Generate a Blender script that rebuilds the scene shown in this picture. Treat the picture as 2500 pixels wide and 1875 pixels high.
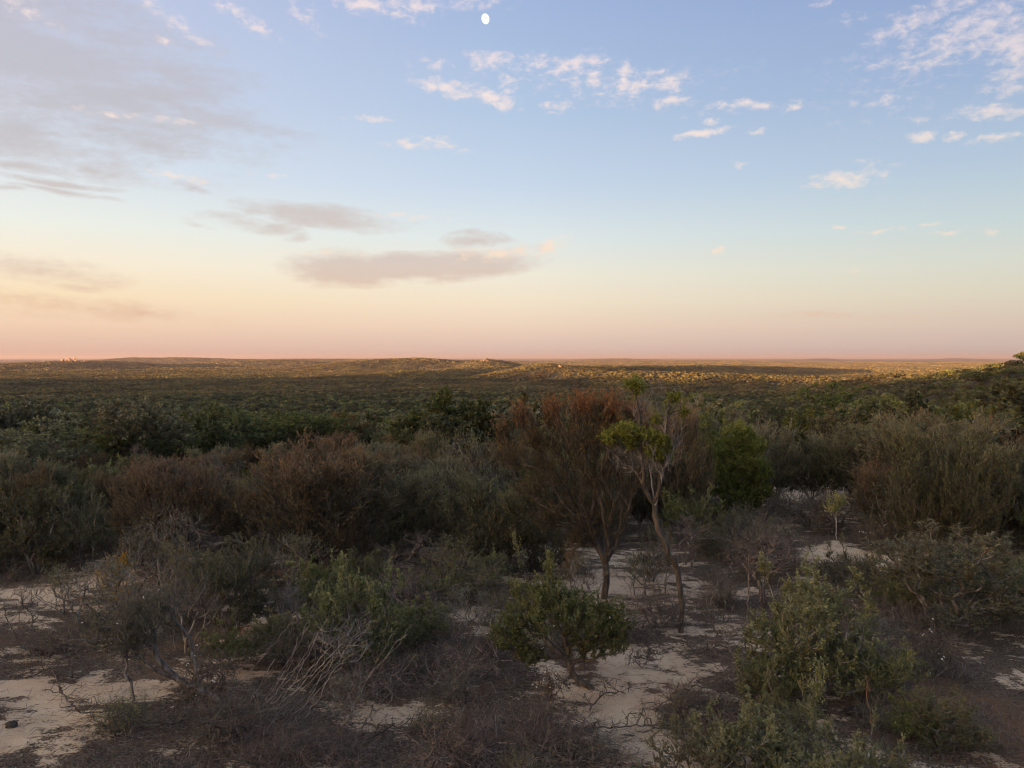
import bpy, math, random
import numpy as np
from mathutils import Vector
# Scene: evening lookout over heath scrub and a wooded plain
SUN_E = 5.0; NIS = 1.6; SKYS = .19; EXPO = 2.42
SKY_R = [(0,(183,167,163)),(.8,(198,181,172)),(2.2,(210,193,179)),(4,(213,208,189)),(6,(207,213,203)),(8.5,(192,208,211)),(12,(173,194,213)),(17,(152,174,208)),(24,(133,156,199)),(40,(123,140,177))]
SKY_C = [(0,(206,179,169)),(.8,(221,193,179)),(2.2,(237,211,188)),(4,(243,227,202)),(6,(239,234,217)),(8.5,(223,232,232)),(12,(200,216,234)),(17,(179,200,226)),(24,(161,182,219)),(40,(139,154,191))]
SKY_L = [(0,(212,176,158)),(.8,(227,190,169)),(2.2,(242,210,181)),(4,(249,225,189)),(6,(249,236,212)),(8.5,(237,240,231)),(12,(219,228,237)),(17,(206,214,234)),(24,(190,199,227)),(40,(162,173,201))]
HAZE_D = 4.2e-5; HAZE_G = 0.15; HAZE_C = (.37, .345, .41, 1)
for o in list(bpy.data.objects): bpy.data.objects.remove(o)
S = bpy.context.scene
COL = S.collection
F = 1944.0; CAM = 5.0; HY = 873.0
def lin(c):
    return tuple((v/255/12.92) if v/255 <= .04045 else ((v/255+.055)/1.055)**2.4 for v in c)
# ------------------------------------------------------------------ camera
PITCH = math.atan((937.5-HY)/F)
cd = bpy.data.cameras.new('camera'); cam = bpy.data.objects.new('camera', cd); COL.objects.link(cam)
cd.sensor_width = 36; cd.lens = F/2500*36; cd.clip_start = .1; cd.clip_end = 200000
cam.location = (0, 0, CAM); cam.rotation_euler = (math.pi/2-PITCH, 0, 0)
S.camera = cam
def ray(px, py):
    x = (px-1250)/F; y = -(py-937.5)/F
    c, s = math.cos(PITCH), math.sin(PITCH)
    return (x, c+y*s, y*c-s)
# ------------------------------------------------------------------ view, render
S.view_settings.view_transform = 'Standard'
try: S.view_settings.look = 'None'
except Exception: pass
S.view_settings.exposure = EXPO; S.view_settings.gamma = 1; S.view_settings.use_curve_mapping = False
S.render.engine = 'CYCLES'
S.cycles.use_denoising = True; S.cycles.filter_width = 1.15
try: S.cycles.denoiser = 'OPENIMAGEDENOISE'
except Exception: pass
S.cycles.max_bounces = 5; S.cycles.diffuse_bounces = 3; S.cycles.transmission_bounces = 4
S.cycles.volume_bounces = 0; S.cycles.glossy_bounces = 2
# ------------------------------------------------------------------ sun
AZ, EL = -120.0, 2.0
sl = bpy.data.lights.new('sun', 'SUN'); sl.energy = SUN_E; sl.angle = math.radians(.5); sl.color = (1.0, .54, .24)
sun = bpy.data.objects.new('sun', sl); COL.objects.link(sun)
sdir = Vector((math.sin(math.radians(AZ))*math.cos(math.radians(EL)), math.cos(math.radians(AZ))*math.cos(math.radians(EL)), math.sin(math.radians(EL))))
sun.rotation_euler = sdir.to_track_quat('Z', 'Y').to_euler(); sun.location = (0, 0, 30)
# ------------------------------------------------------------------ world: dusk sky opposite the sun, with clouds
W = bpy.data.worlds.new('World'); S.world = W; W.use_nodes = True
nt = W.node_tree; nt.nodes.clear()
def N(t, **k):
    n = nt.nodes.new(t)
    for a, v in k.items(): setattr(n, a, v)
    return n
def setin(n, i, v):
    if v is None: return
    if isinstance(v, bpy.types.NodeSocket): nt.links.new(v, n.inputs[i])
    else: n.inputs[i].default_value = v
def M(op, a, b=None, c=None, clamp=False):
    n = N('ShaderNodeMath', operation=op, use_clamp=clamp)
    setin(n, 0, a); setin(n, 1, b); setin(n, 2, c); return n.outputs[0]
def VM(op, a, b=None, c=None, out=0):
    n = N('ShaderNodeVectorMath', operation=op)
    setin(n, 0, a); setin(n, 1, b)
    if c is not None: setin(n, 2, c)
    return n.outputs[out]
def MR(v, a, b, c=0., d=1., smooth=True):
    n = N('ShaderNodeMapRange'); n.interpolation_type = 'SMOOTHSTEP' if smooth else 'LINEAR'
    setin(n, 0, v); n.inputs[1].default_value = a; n.inputs[2].default_value = b; n.inputs[3].default_value = c; n.inputs[4].default_value = d
    return n.outputs[0]
def MIX(f, a, b):
    n = N('ShaderNodeMix', data_type='RGBA'); setin(n, 0, f)
    for i, v in ((6, a), (7, b)):
        if isinstance(v, tuple): v = tuple(v)+(1,) if len(v) == 3 else v
        setin(n, i, v)
    return n.outputs[2]
def RAMP(v, st):
    n = N('ShaderNodeValToRGB'); cr = n.color_ramp; cr.interpolation = 'B_SPLINE' if False else 'LINEAR'
    setin(n, 0, v)
    while len(cr.elements) < len(st): cr.elements.new(.5)
    for e, (p, c) in zip(cr.elements, st):
        e.position = p; e.color = tuple(lin(c))+(1,)
    return n.outputs[0]
def NOISE(vec, scale, det=4, rough=.55, dist=0., out=0):
    n = N('ShaderNodeTexNoise'); setin(n, 'Vector', vec); n.inputs['Scale'].default_value = scale
    n.inputs['Detail'].default_value = det; n.inputs['Roughness'].default_value = rough; n.inputs['Distortion'].default_value = dist
    return n.outputs[out]
tc = N('ShaderNodeTexCoord'); d = VM('NORMALIZE', tc.outputs['Generated'])
sep = N('ShaderNodeSeparateXYZ'); nt.links.new(d, sep.inputs[0])
el = M('MULTIPLY', M('ARCSINE', sep.outputs[2]), 57.29578)
az = M('MULTIPLY', M('ARCTAN2', sep.outputs[0], sep.outputs[1]), 57.29578)
ae = N('ShaderNodeCombineXYZ'); nt.links.new(az, ae.inputs[0]); nt.links.new(el, ae.inputs[1]); ae = ae.outputs[0]
t = M('COSINE', M('MULTIPLY', M('SUBTRACT', az, AZ), 1/57.29578))      # 1 toward the sun, -1 away from it
e01 = M('DIVIDE', el, 40.0, clamp=True)
def er(*v): return [(min(1, max(0, e/40.0)), c) for e, c in v]
RR = RAMP(e01, er(*SKY_R)); CC = RAMP(e01, er(*SKY_C)); LL = RAMP(e01, er(*SKY_L))
sky = MIX(MR(t, -1.0, -.5, 0, 1, False), RR, CC)
sky = MIX(MR(t, -.5, .04, 0, 1, False), sky, LL)
nis = N('ShaderNodeTexSky', sky_type='NISHITA'); nis.sun_disc = False
nis.sun_elevation = math.radians(EL); nis.sun_rotation = math.radians(AZ)   # turned to the lamp's side
nis.air_density = 1.3; nis.dust_density = 2.0
ns = N('ShaderNodeMix', data_type='RGBA', blend_type='MULTIPLY'); ns.inputs[0].default_value = 1
nt.links.new(nis.outputs[0], ns.inputs[6]); ns.inputs[7].default_value = (NIS, NIS, NIS, 1)
sky = MIX(MR(t, .15, .85, 0, .8), sky, ns.outputs[2])
# clouds: soft patches laid out by azimuth and elevation, broken up by noise
def pe(px, py):
    x, y, z = ray(px, py); return (math.degrees(math.atan2(x, y)), math.degrees(math.atan2(z, math.hypot(x, y))))
def acc(blobs, vec, wd=1.5):
    m = None
    for px, py, rx, ry, rot, s in blobs:
        a, e = pe(px, py); k = .0275
        mp = N('ShaderNodeMapping', vector_type='TEXTURE')
        nt.links.new(vec if m is None else VM('MULTIPLY_ADD', m, (0, 0, 1), vec), mp.inputs[0])   # one patch after another
        mp.inputs[1].default_value = (a, e, 0); mp.inputs[2].default_value = (0, 0, math.radians(rot)); mp.inputs[3].default_value = (rx*k*wd, ry*k*wd, 1e5)
        L = VM('LENGTH', mp.outputs[0], out=1)
        v = M('MULTIPLY_ADD', L, -s, s)
        m = v if m is None else M('MAXIMUM', m, v)
    return m
WHITE = [(890,12,60,22,0,.9),(1010,15,60,28,0,.8),(1150,5,90,16,0,.5),(60,20,80,25,-20,.5),(600,48,75,16,-24,.75),(425,52,85,18,-28,.6),
 (480,92,45,12,-20,.5),(400,102,40,10,-10,.5),(745,38,50,32,-40,.5),(1055,155,50,14,0,.5),(1200,145,65,20,0,.75),(1310,150,60,20,0,.7),
 (1090,215,80,18,-12,.95),(1200,237,65,20,-15,.95),(1240,205,50,25,60,.55),(1410,155,75,20,10,.85),(1450,190,25,34,60,.8),(1522,197,40,22,70,1),
 (1560,212,22,22,0,.9),(1635,200,48,28,0,.75),(1632,247,46,12,10,.85),(1580,185,22,14,0,.85),(1360,258,48,16,0,.55),(1270,170,230,30,-4,.4),(1480,215,220,40,-8,.42),(1900,262,240,14,0,.35),(1740,180,200,40,0,.2),(2150,280,300,60,0,.2),(2300,110,240,80,10,.4),(1790,255,55,11,0,.9),
 (1860,260,32,9,0,.85),(1935,262,26,9,0,.7),(1715,325,56,9,6,1.1),(1735,295,20,8,0,.9),(1845,322,26,10,0,.55),(2150,247,52,11,0,.7),
 (2240,290,30,8,0,.5),(2250,335,26,11,0,1),(2330,333,18,9,0,1),(2430,275,80,15,-8,.9),(2440,335,66,9,0,.75),(1805,403,20,10,0,.5),
 (2055,437,85,19,0,.85),(2150,400,55,9,-8,.5),(2050,558,11,6,0,.9),(2150,563,44,5,0,.7),(2265,547,26,5,0,.8),(2310,570,30,6,0,.8),
 (2415,567,18,7,-20,.7),(1755,612,13,9,0,.8),(2085,660,28,5,10,.45),(2240,52,95,26,15,.75),(2330,92,110,34,28,.85),(2420,62,85,42,30,.85),
 (2490,105,60,55,0,.95),(2360,8,42,15,0,.7),(2465,205,55,32,10,.7),(2000,8,34,11,0,.5),(2070,50,55,14,0,.4),(350,288,140,9,0,.6),
 (900,290,62,8,0,.6),(1000,352,62,12,-3,.65),(1080,350,62,15,-15,.6),(440,433,66,9,-8,.6),(655,428,52,6,0,.45),(980,527,110,7,-2,.55),(1230,618,120,18,6,.7),(1350,600,44,18,25,.95),(1150,610,70,10,0,.6),(800,620,130,10,0,.5)]
GREY = [(150,150,360,160,-15,1.0),(40,60,260,110,0,.85),(330,90,260,80,-20,.6),(560,300,200,60,-12,.35),(420,240,190,60,-15,.85),(260,310,280,60,-5,.85),(90,350,230,50,-3,.85),
 (60,408,100,13,0,1.0),(210,412,34,12,0,.8),(110,443,120,9,-2,1.0),(150,470,120,7,-4,.9),(20,462,34,9,0,.7),(450,455,38,8,-12,.7),
 (790,530,170,24,-4,1.1),(600,545,100,14,-3,.7),(650,550,85,15,0,.7),(720,578,28,13,0,.6),(890,532,110,13,-3,.65),(1160,592,76,24,-5,.8),
 (860,655,130,36,0,1.6),(1000,650,190,30,0,1.6),(1130,642,160,28,2,1.5),(1240,625,80,20,8,.7),(60,650,170,30,-5,.6),(170,692,46,9,-10,.45),
 (150,745,260,24,-5,.6),(300,765,210,16,-3,.5),(470,545,30,8,-10,.45),(2100,770,260,10,0,.3)]
wn = NOISE(ae, .9, 3, .6, out=1)                               # ragged outlines
wv = VM('ADD', ae, VM('MULTIPLY', VM('SUBTRACT', wn, (.5, .5, .5)), (1.5, .6, 0)))
wn2 = NOISE(VM('MULTIPLY', ae, (.35, 1, 1)), .5, 3, .6, out=1)
gv = VM('ADD', ae, VM('MULTIPLY', VM('SUBTRACT', wn2, (.5, .5, .5)), (3.2, 1.2, 0)))
mw = acc(WHITE, wv, 1.75); mg = acc(GREY, VM('MULTIPLY_ADD', mw, (0, 0, 1e-3), gv), 1.6)
out = M('MAXIMUM', MR(M('ABSOLUTE', az), 37, 48), MR(el, 27, 33))
gen = M('MULTIPLY', out, MR(NOISE(VM('MULTIPLY', d, (1, 1, 3.2)), 2.6, 3, .5), .52, .75, 0, .7))
mw = M('MAXIMUM', mw, gen); mg = M('MAXIMUM', mg, M('MULTIPLY', gen, .6))
nf = NOISE(VM('MULTIPLY', ae, (.75, 1.35, 1)), 1.35, 6, .62, .3)
ng = NOISE(VM('MULTIPLY', ae, (.22, 1, 1)), .75, 5, .58, .2)
dw = MR(M('ADD', mw, M('MULTIPLY_ADD', nf, 2.3, -1.15)), .10, 1.15, 0, .9)
dw = M('MULTIPLY', dw, MR(mw, .0, .35))
dw = M('MAXIMUM', dw, M('MULTIPLY', MR(mw, .05, 1.0, 0, .42), MR(nf, .35, .65)))   # thin veil round the puffs
dg = MR(M('ADD', mg, M('ADD', M('MULTIPLY_ADD', ng, 1.5, -.66), M('MULTIPLY_ADD', nf, .7, -.35))), .06, 1.0, 0, .85)
dg = M('MULTIPLY', dg, MR(mg, .0, .2))
gc = RAMP(e01, er((0, (220,182,160)), (3.5, (226,190,160)), (6.5, (214,196,186)), (10, (206,196,192)), (14, (193,190,195)), (20, (190,189,201)), (40, (160,164,190))))
wc = RAMP(e01, er((0, (240,205,180)), (6, (252,226,200)), (12, (252,232,216)), (20, (246,228,226)), (40, (225,212,222))))
wc = MIX(MR(t, -1, -.6, .35, 0, False), wc, sky)
sky = MIX(dg, sky, gc); sky = MIX(dw, sky, wc)
bg = N('ShaderNodeBackground'); nt.links.new(sky, bg.inputs[0]); bg.inputs[1].default_value = SKYS
wo = N('ShaderNodeOutputWorld'); nt.links.new(bg.outputs[0], wo.inputs[0])
# ---------- terrain shape
def _h(ix,iy,s):
    n=(ix.astype(np.int64)*374761393+iy.astype(np.int64)*668265263+s*974711)&0x7fffffff
    n=((n^(n>>13))*1274126177)&0x7fffffff
    n=(n^(n>>16))&0x7fffffff
    return n/float(0x7fffffff)
def vnoise(x,y,s=0):
    x=np.asarray(x,float);y=np.asarray(y,float)
    ix=np.floor(x);iy=np.floor(y);fx=x-ix;fy=y-iy
    fx=fx*fx*fx*(fx*(fx*6-15)+10);fy=fy*fy*fy*(fy*(fy*6-15)+10)
    a=_h(ix,iy,s);b=_h(ix+1,iy,s);c=_h(ix,iy+1,s);d=_h(ix+1,iy+1,s)
    return (a+(b-a)*fx)*(1-fy)+(c+(d-c)*fx)*fy
def fbm(x,y,s=0,o=4):
    t=0;a=.5;n=0
    for i in range(o):
        t=t+a*vnoise(x*2**i+17.3*i,y*2**i-9.1*i,s+i);n+=a;a*=.5
    return t/n*2-1
def ss(a,b,x):
    t=np.clip((x-a)/(b-a),0,1);return t*t*(3-2*t)
# hills placed by direction: (px, distance, py of the bare top, half width across in px, half depth m, skew)
HILLS=[
 (2640,330,886,260,150,0.0),
 (2480,900,908,260,220,0.0),
 (2200,1250,924,150,200,0.0),
 (1400,2200,897,60,0,0.0,1560,2500,894.5,190),
 (1560,2500,894.5,60,0,0.0,1850,3100,896,190),
 (1850,3100,896,60,0,0.0,2120,3800,906,190),
 (1330,2150,895,60,0,0.0,1620,1950,912,170),
 (1620,1950,912,60,0,0.0,2050,1650,924,150),
 (860,3500,889,60,0,0.0,1090,4500,884,220),
 (960,2150,916,60,0,0.0,1190,3000,900,200),
 (1200,3500,885,90,380,0.0),
 (1020,3700,886,170,350,0.0),
 (1350,3000,894,110,300,0.0),
 (170,4200,884,160,600,0.0),
 (420,8200,876,260,900,0.0),
 (330,9000,873.5,90,600,0.0),
 (900,8200,878.5,420,900,0.0),
 (1020,7800,878,90,500,0.0),
 (640,5400,881,240,600,0.0),
 (2007,16000,874.5,40,800,0.0),
 (2330,19000,875,60,1200,0.0),
 (2700,9000,879,300,1200,0.0),
 (1750,9000,882,300,900,0.0),
 (1500,12000,877,160,900,0.0),
]
RIDGE=[(-9000,20),(-5200,24),(-3900,26),(-3400,30),(-2950,64),(-2500,58),(-2000,40),(-1500,40),(-500,36),(0,34),(1500,40),(4000,40),(9000,30)]  # unseen hill behind and left; crest heights shaped to set the plain's shade line
def base(x,y):
    x=np.asarray(x,float);y=np.asarray(y,float)
    PX=[-1e5,-3000,-15,10,30,60,120,300,600,1000,1500,1e5]
    PY=[-60,-50,0,0,-.6,-3.0,-9,-28,-47,-55,-58,-60]
    P=np.interp(y,PX,PY)
    cr=np.interp(x,[a for a,b in RIDGE],[b for a,b in RIDGE])
    yc=np.interp(x,[-9000,-3000,0,9000],[1400,800,-250,-900])
    w=np.interp(x,[-2000,0,9000],[420,240,500])
    s=y-yc
    f=np.where(s>0,1-ss(0,1,s/w),1-ss(0,1,-s/1500))
    return P+(cr-np.interp(yc,PX,PY))*f
def terrain(x,y):
    x=np.asarray(x,float);y=np.asarray(y,float)
    z=base(x,y)
    far=ss(500,2500,y)
    r=np.hypot(x,y)
    z=z+far*(fbm(x/1400,y/900,5,3)*9)*ss(0,1,(r-500)/3000)
    z=z+ss(6000,12000,r)*fbm(x/5000,y/4000,9,3)*14
    z=z+ss(60,300,r)*(1-ss(1200,2500,r)*.5)*fbm(x/160,y/160,3,3)*3.0
    h=np.zeros_like(z)
    for HL in HILLS:
        px,D,py,hw,hd,sk=HL[:6]
        if len(HL)>6:   # ridge between two points
            px2,D2,py2,wd=HL[6:]
            ax,ay=(px-1250)/F*D,D;bx,by=(px2-1250)/F*D2,D2
            tt=((x-ax)*(bx-ax)+(y-ay)*(by-ay))/((bx-ax)**2+(by-ay)**2)
            t=np.clip(tt,0,1)
            qx=ax+(bx-ax)*t;qy=ay+(by-ay)*t
            za=CAM-(py-873)/F*D;zb=CAM-(py2-873)/F*D2
            A=za+(zb-za)*t-(-58)
            g=A*np.exp(-((x-qx)**2+(y-qy)**2)/wd**2)
            h=np.maximum(h,g)+.35*np.minimum(h,g)*0
            continue
        cx=(px-1250)/F*D; top=CAM-(py-873)/F*D
        A=top-float(base(cx,D))
        sx=hw/F*D
        dx=(x-cx);dy=(y-D)-sk*dx
        g=A*np.exp(-(dx/sx)**2-(dy/hd)**2)
        h=np.sqrt(h*h+g*g) if False else np.maximum(h,g)+.35*np.minimum(h,g)
    z=z+h*(1+.18*ss(300,900,r)*fbm(x/350,y/350,21,3))
    # foreground undulation
    z=z+(1-ss(45,90,r))*(fbm(x/3.2,y/3.2,31,3)*.14+fbm(x/.7,y/.7,41,2)*.025)
    return z
# ------------------------------------------------------------------ mesh and tag helpers
def tag(o, label=None, cat=None, group=None, kind=None):
    if label: o['label'] = label
    if cat: o['category'] = cat
    if group: o['group'] = group
    if kind: o['kind'] = kind
    return o
def mesh_from(name, V, Q, mats, mi=None, tint=None):
    V = np.ascontiguousarray(V, np.float32); Q = np.ascontiguousarray(Q, np.int32)
    me = bpy.data.meshes.new(name)
    me.vertices.add(len(V)); me.vertices.foreach_set('co', V.ravel())
    k = Q.shape[1]
    me.loops.add(Q.size); me.loops.foreach_set('vertex_index', Q.ravel())
    me.polygons.add(len(Q)); me.polygons.foreach_set('loop_start', np.arange(0, Q.size, k, dtype=np.int32))
    me.polygons.foreach_set('loop_total', np.full(len(Q), k, np.int32))
    for m in mats: me.materials.append(m)
    if mi is not None: me.polygons.foreach_set('material_index', np.ascontiguousarray(mi, np.int32))
    if tint is not None:
        a = me.attributes.new('tint', 'FLOAT', 'POINT'); a.data.foreach_set('value', np.ascontiguousarray(tint, np.float32))
    me.update(calc_edges=True)
    return me
def obj(name, me, parent=None):
    o = bpy.data.objects.new(name, me); COL.objects.link(o)
    if parent is not None: o.parent = parent
    return o
# ------------------------------------------------------------------ materials
def newmat(name):
    global nt
    m = bpy.data.materials.new(name); m.use_nodes = True; nt = m.node_tree; nt.nodes.clear(); return m
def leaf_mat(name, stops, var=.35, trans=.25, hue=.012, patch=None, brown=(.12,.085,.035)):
    """stops: linear colours along the tint (0 old inner leaf .. 1 fresh tip; far crowns: painted shade .. light)"""
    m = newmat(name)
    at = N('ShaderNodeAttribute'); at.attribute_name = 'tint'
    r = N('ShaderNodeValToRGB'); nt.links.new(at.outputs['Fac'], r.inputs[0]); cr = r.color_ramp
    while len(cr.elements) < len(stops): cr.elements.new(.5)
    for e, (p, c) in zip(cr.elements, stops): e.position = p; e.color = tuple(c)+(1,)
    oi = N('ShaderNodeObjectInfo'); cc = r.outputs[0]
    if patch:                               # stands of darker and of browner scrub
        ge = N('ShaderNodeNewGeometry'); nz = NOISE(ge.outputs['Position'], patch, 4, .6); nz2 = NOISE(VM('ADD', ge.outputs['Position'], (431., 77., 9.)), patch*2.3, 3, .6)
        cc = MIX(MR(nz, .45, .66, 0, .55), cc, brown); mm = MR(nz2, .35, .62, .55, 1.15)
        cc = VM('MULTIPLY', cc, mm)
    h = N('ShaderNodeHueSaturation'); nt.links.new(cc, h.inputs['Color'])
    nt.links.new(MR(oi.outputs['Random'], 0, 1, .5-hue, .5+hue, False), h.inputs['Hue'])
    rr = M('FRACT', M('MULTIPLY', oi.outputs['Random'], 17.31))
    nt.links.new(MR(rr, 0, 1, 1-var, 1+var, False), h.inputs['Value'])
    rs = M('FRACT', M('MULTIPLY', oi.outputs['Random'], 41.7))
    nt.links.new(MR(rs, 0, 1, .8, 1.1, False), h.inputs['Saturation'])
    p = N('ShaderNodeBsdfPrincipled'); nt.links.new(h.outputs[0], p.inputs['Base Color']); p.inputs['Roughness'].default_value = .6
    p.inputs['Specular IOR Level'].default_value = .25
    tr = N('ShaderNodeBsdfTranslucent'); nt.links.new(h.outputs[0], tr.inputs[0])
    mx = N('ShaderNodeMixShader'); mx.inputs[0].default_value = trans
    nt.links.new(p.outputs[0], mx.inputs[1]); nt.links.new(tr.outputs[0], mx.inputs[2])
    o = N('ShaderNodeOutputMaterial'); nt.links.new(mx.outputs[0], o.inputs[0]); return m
def bark_mat(name, c0, c1, scale=14, var=.2):
    m = newmat(name)
    g = N('ShaderNodeNewGeometry'); tc = N('ShaderNodeTexCoord')
    n = NOISE(VM('MULTIPLY', tc.outputs['Object'], (1, 1, .25)), scale, 4, .65)
    c = MIX(MR(n, .38, .62), tuple(c0), tuple(c1))
    oi = N('ShaderNodeObjectInfo'); h = N('ShaderNodeHueSaturation'); nt.links.new(c, h.inputs['Color'])
    nt.links.new(MR(oi.outputs['Random'], 0, 1, 1-var, 1+var, False), h.inputs['Value'])
    p = N('ShaderNodeBsdfPrincipled'); nt.links.new(h.outputs[0], p.inputs['Base Color']); p.inputs['Roughness'].default_value = .85
    b = N('ShaderNodeBump'); b.inputs['Strength'].default_value = .6; b.inputs['Distance'].default_value = .01; nt.links.new(n, b.inputs['Height'])
    nt.links.new(b.outputs[0], p.inputs['Normal'])
    o = N('ShaderNodeOutputMaterial'); nt.links.new(p.outputs[0], o.inputs[0]); return m
def flat_mat(name, c, rough=.8):
    m = newmat(name)
    tc = N('ShaderNodeTexCoord'); n = NOISE(tc.outputs['Object'], 30, 3)
    p = N('ShaderNodeBsdfPrincipled'); nt.links.new(MIX(n, tuple(v*.8 for v in c), tuple(v*1.2 for v in c)), p.inputs['Base Color']); p.inputs['Roughness'].default_value = rough
    o = N('ShaderNodeOutputMaterial'); nt.links.new(p.outputs[0], o.inputs[0]); return m
BARK = bark_mat('dark_bark', (.035,.026,.02), (.10,.075,.058))
BARKG = bark_mat('grey_bark', (.06,.05,.045), (.21,.18,.16))
BARKP = bark_mat('pale_dead_wood', (.22,.19,.17), (.46,.42,.38))
TWIG = bark_mat('purple_grey_twig', (.055,.041,.034), (.185,.143,.118))
BARKM = bark_mat('grey_dead_wood', (.11,.095,.088), (.30,.26,.235))
BARKR = bark_mat('reddish_twig', (.06,.034,.022), (.15,.085,.055))
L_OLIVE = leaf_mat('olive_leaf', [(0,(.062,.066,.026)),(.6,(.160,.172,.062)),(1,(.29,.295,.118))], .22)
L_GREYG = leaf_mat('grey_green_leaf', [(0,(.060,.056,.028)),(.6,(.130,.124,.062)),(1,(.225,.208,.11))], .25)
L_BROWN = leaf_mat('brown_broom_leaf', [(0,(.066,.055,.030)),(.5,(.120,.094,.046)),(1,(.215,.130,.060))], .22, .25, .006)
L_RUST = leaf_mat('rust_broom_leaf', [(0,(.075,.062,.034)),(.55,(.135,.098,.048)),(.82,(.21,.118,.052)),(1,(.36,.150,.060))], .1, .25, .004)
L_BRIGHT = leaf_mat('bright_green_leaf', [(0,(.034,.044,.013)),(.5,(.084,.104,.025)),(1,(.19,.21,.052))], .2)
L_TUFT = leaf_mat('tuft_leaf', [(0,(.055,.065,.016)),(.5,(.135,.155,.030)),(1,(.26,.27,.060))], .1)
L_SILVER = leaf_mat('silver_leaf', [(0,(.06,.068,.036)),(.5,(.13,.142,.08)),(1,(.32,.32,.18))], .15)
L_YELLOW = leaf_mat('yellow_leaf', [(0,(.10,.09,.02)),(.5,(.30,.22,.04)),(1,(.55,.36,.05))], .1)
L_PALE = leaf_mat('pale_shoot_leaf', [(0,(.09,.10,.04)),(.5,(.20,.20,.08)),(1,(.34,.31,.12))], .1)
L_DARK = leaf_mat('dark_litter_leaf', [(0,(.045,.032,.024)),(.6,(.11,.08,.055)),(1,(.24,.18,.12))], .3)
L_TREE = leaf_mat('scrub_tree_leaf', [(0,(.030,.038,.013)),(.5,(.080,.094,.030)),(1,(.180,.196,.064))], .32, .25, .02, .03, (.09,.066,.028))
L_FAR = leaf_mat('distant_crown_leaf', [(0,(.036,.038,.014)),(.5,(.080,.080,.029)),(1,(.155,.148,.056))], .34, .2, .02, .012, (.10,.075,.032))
WHITEF = flat_mat('white_flower', (.75,.72,.68))
# ------------------------------------------------------------------ growing plants
def nrm(a): return a/(np.linalg.norm(a, axis=-1, keepdims=True)+1e-9)
def sk_grow(rng, trunks, lobes, P):
    """trunks: polylines (may branch off one another); lobes: (centre, radii, number of shoots). Returns nodes, parents, tips."""
    pos = []; par = []; pl = []
    for tr in trunks:
        tr = np.array(tr, float); st = P.get('step', .18)
        # start on an existing node when the polyline begins on one
        prev = -1
        if pos:
            dd = np.linalg.norm(np.array(pos)-tr[0], axis=1); j = int(dd.argmin())
            if dd[j] < .32 and tr[0][2] > .03: prev = j
        if prev < 0:
            pos.append(tr[0]); par.append(-1); pl.append(0.); prev = len(pos)-1
        for a, b in zip(tr[:-1], tr[1:]):
            L = np.linalg.norm(b-a); n = max(1, int(round(L/st)))
            for i in range(1, n+1):
                p = a+(b-a)*i/n
                if not (i == n): p = p+rng.normal(0, P.get('tj', .012), 3)
                pos.append(p); par.append(prev); pl.append(pl[prev]+L/n); prev = len(pos)-1
    tips = []
    for c, r, n in lobes:
        u = nrm(rng.normal(size=(n, 3))); q = rng.random(n)**P.get('shell', .45)
        t_ = np.array(c)+u*q[:, None]*np.array(r)
        tips.append(t_)
    tips = np.concatenate(tips); tips = tips[tips[:, 2] > P.get('minz', .05)]
    cap = len(pos)+len(tips)*14; A = np.zeros((cap, 3)); A[:len(pos)] = pos; PLn = np.zeros(cap); PLn[:len(pos)] = pl
    n0 = len(pos); rootz = P.get('rootz', 0.)
    minattach = P.get('attach', .0)
    ref = A[:n0][np.argmax(pl)]*.0+A[0]
    order = np.argsort(np.linalg.norm(tips-ref, axis=1)*(1+rng.normal(0, .08, len(tips))))
    tips = tips[order]; bf = P.get('bf', .35); st = P.get('step', .18); up = P.get('down', 1.2); jit = P.get('jit', .03)
    tip_id = []; cnt = n0; par = list(par)
    for tp in tips:
        dv = tp-A[:cnt]; dist = np.linalg.norm(dv, axis=1)
        cost = dist+bf*PLn[:cnt]+up*np.maximum(0, -dv[:, 2])+np.where(A[:cnt, 2] < minattach, 3., 0.)
        j = int(cost.argmin()); L = dist[j]
        pj = par[j]; dj = (A[j]-A[pj]) if pj >= 0 else np.array([0, 0, 1.]); dj = dj/(np.linalg.norm(dj)+1e-9)
        n = min(12, max(1, int(round(L/st))))
        ctrl = A[j]+dj*L*P.get('curve', .35)+np.array([0, 0, P.get('sag', 0.)*L]); prev = j
        for i in range(1, n+1):
            f = i/n; p = (1-f)**2*A[j]+2*f*(1-f)*ctrl+f*f*tp
            if i < n: p = p+rng.normal(0, jit, 3)
            A[cnt] = p; PLn[cnt] = PLn[prev]+L/n; par.append(prev); prev = cnt; cnt += 1
        tip_id.append(prev)
    return A[:cnt], np.array(par), np.array(tip_id), n0
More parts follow.
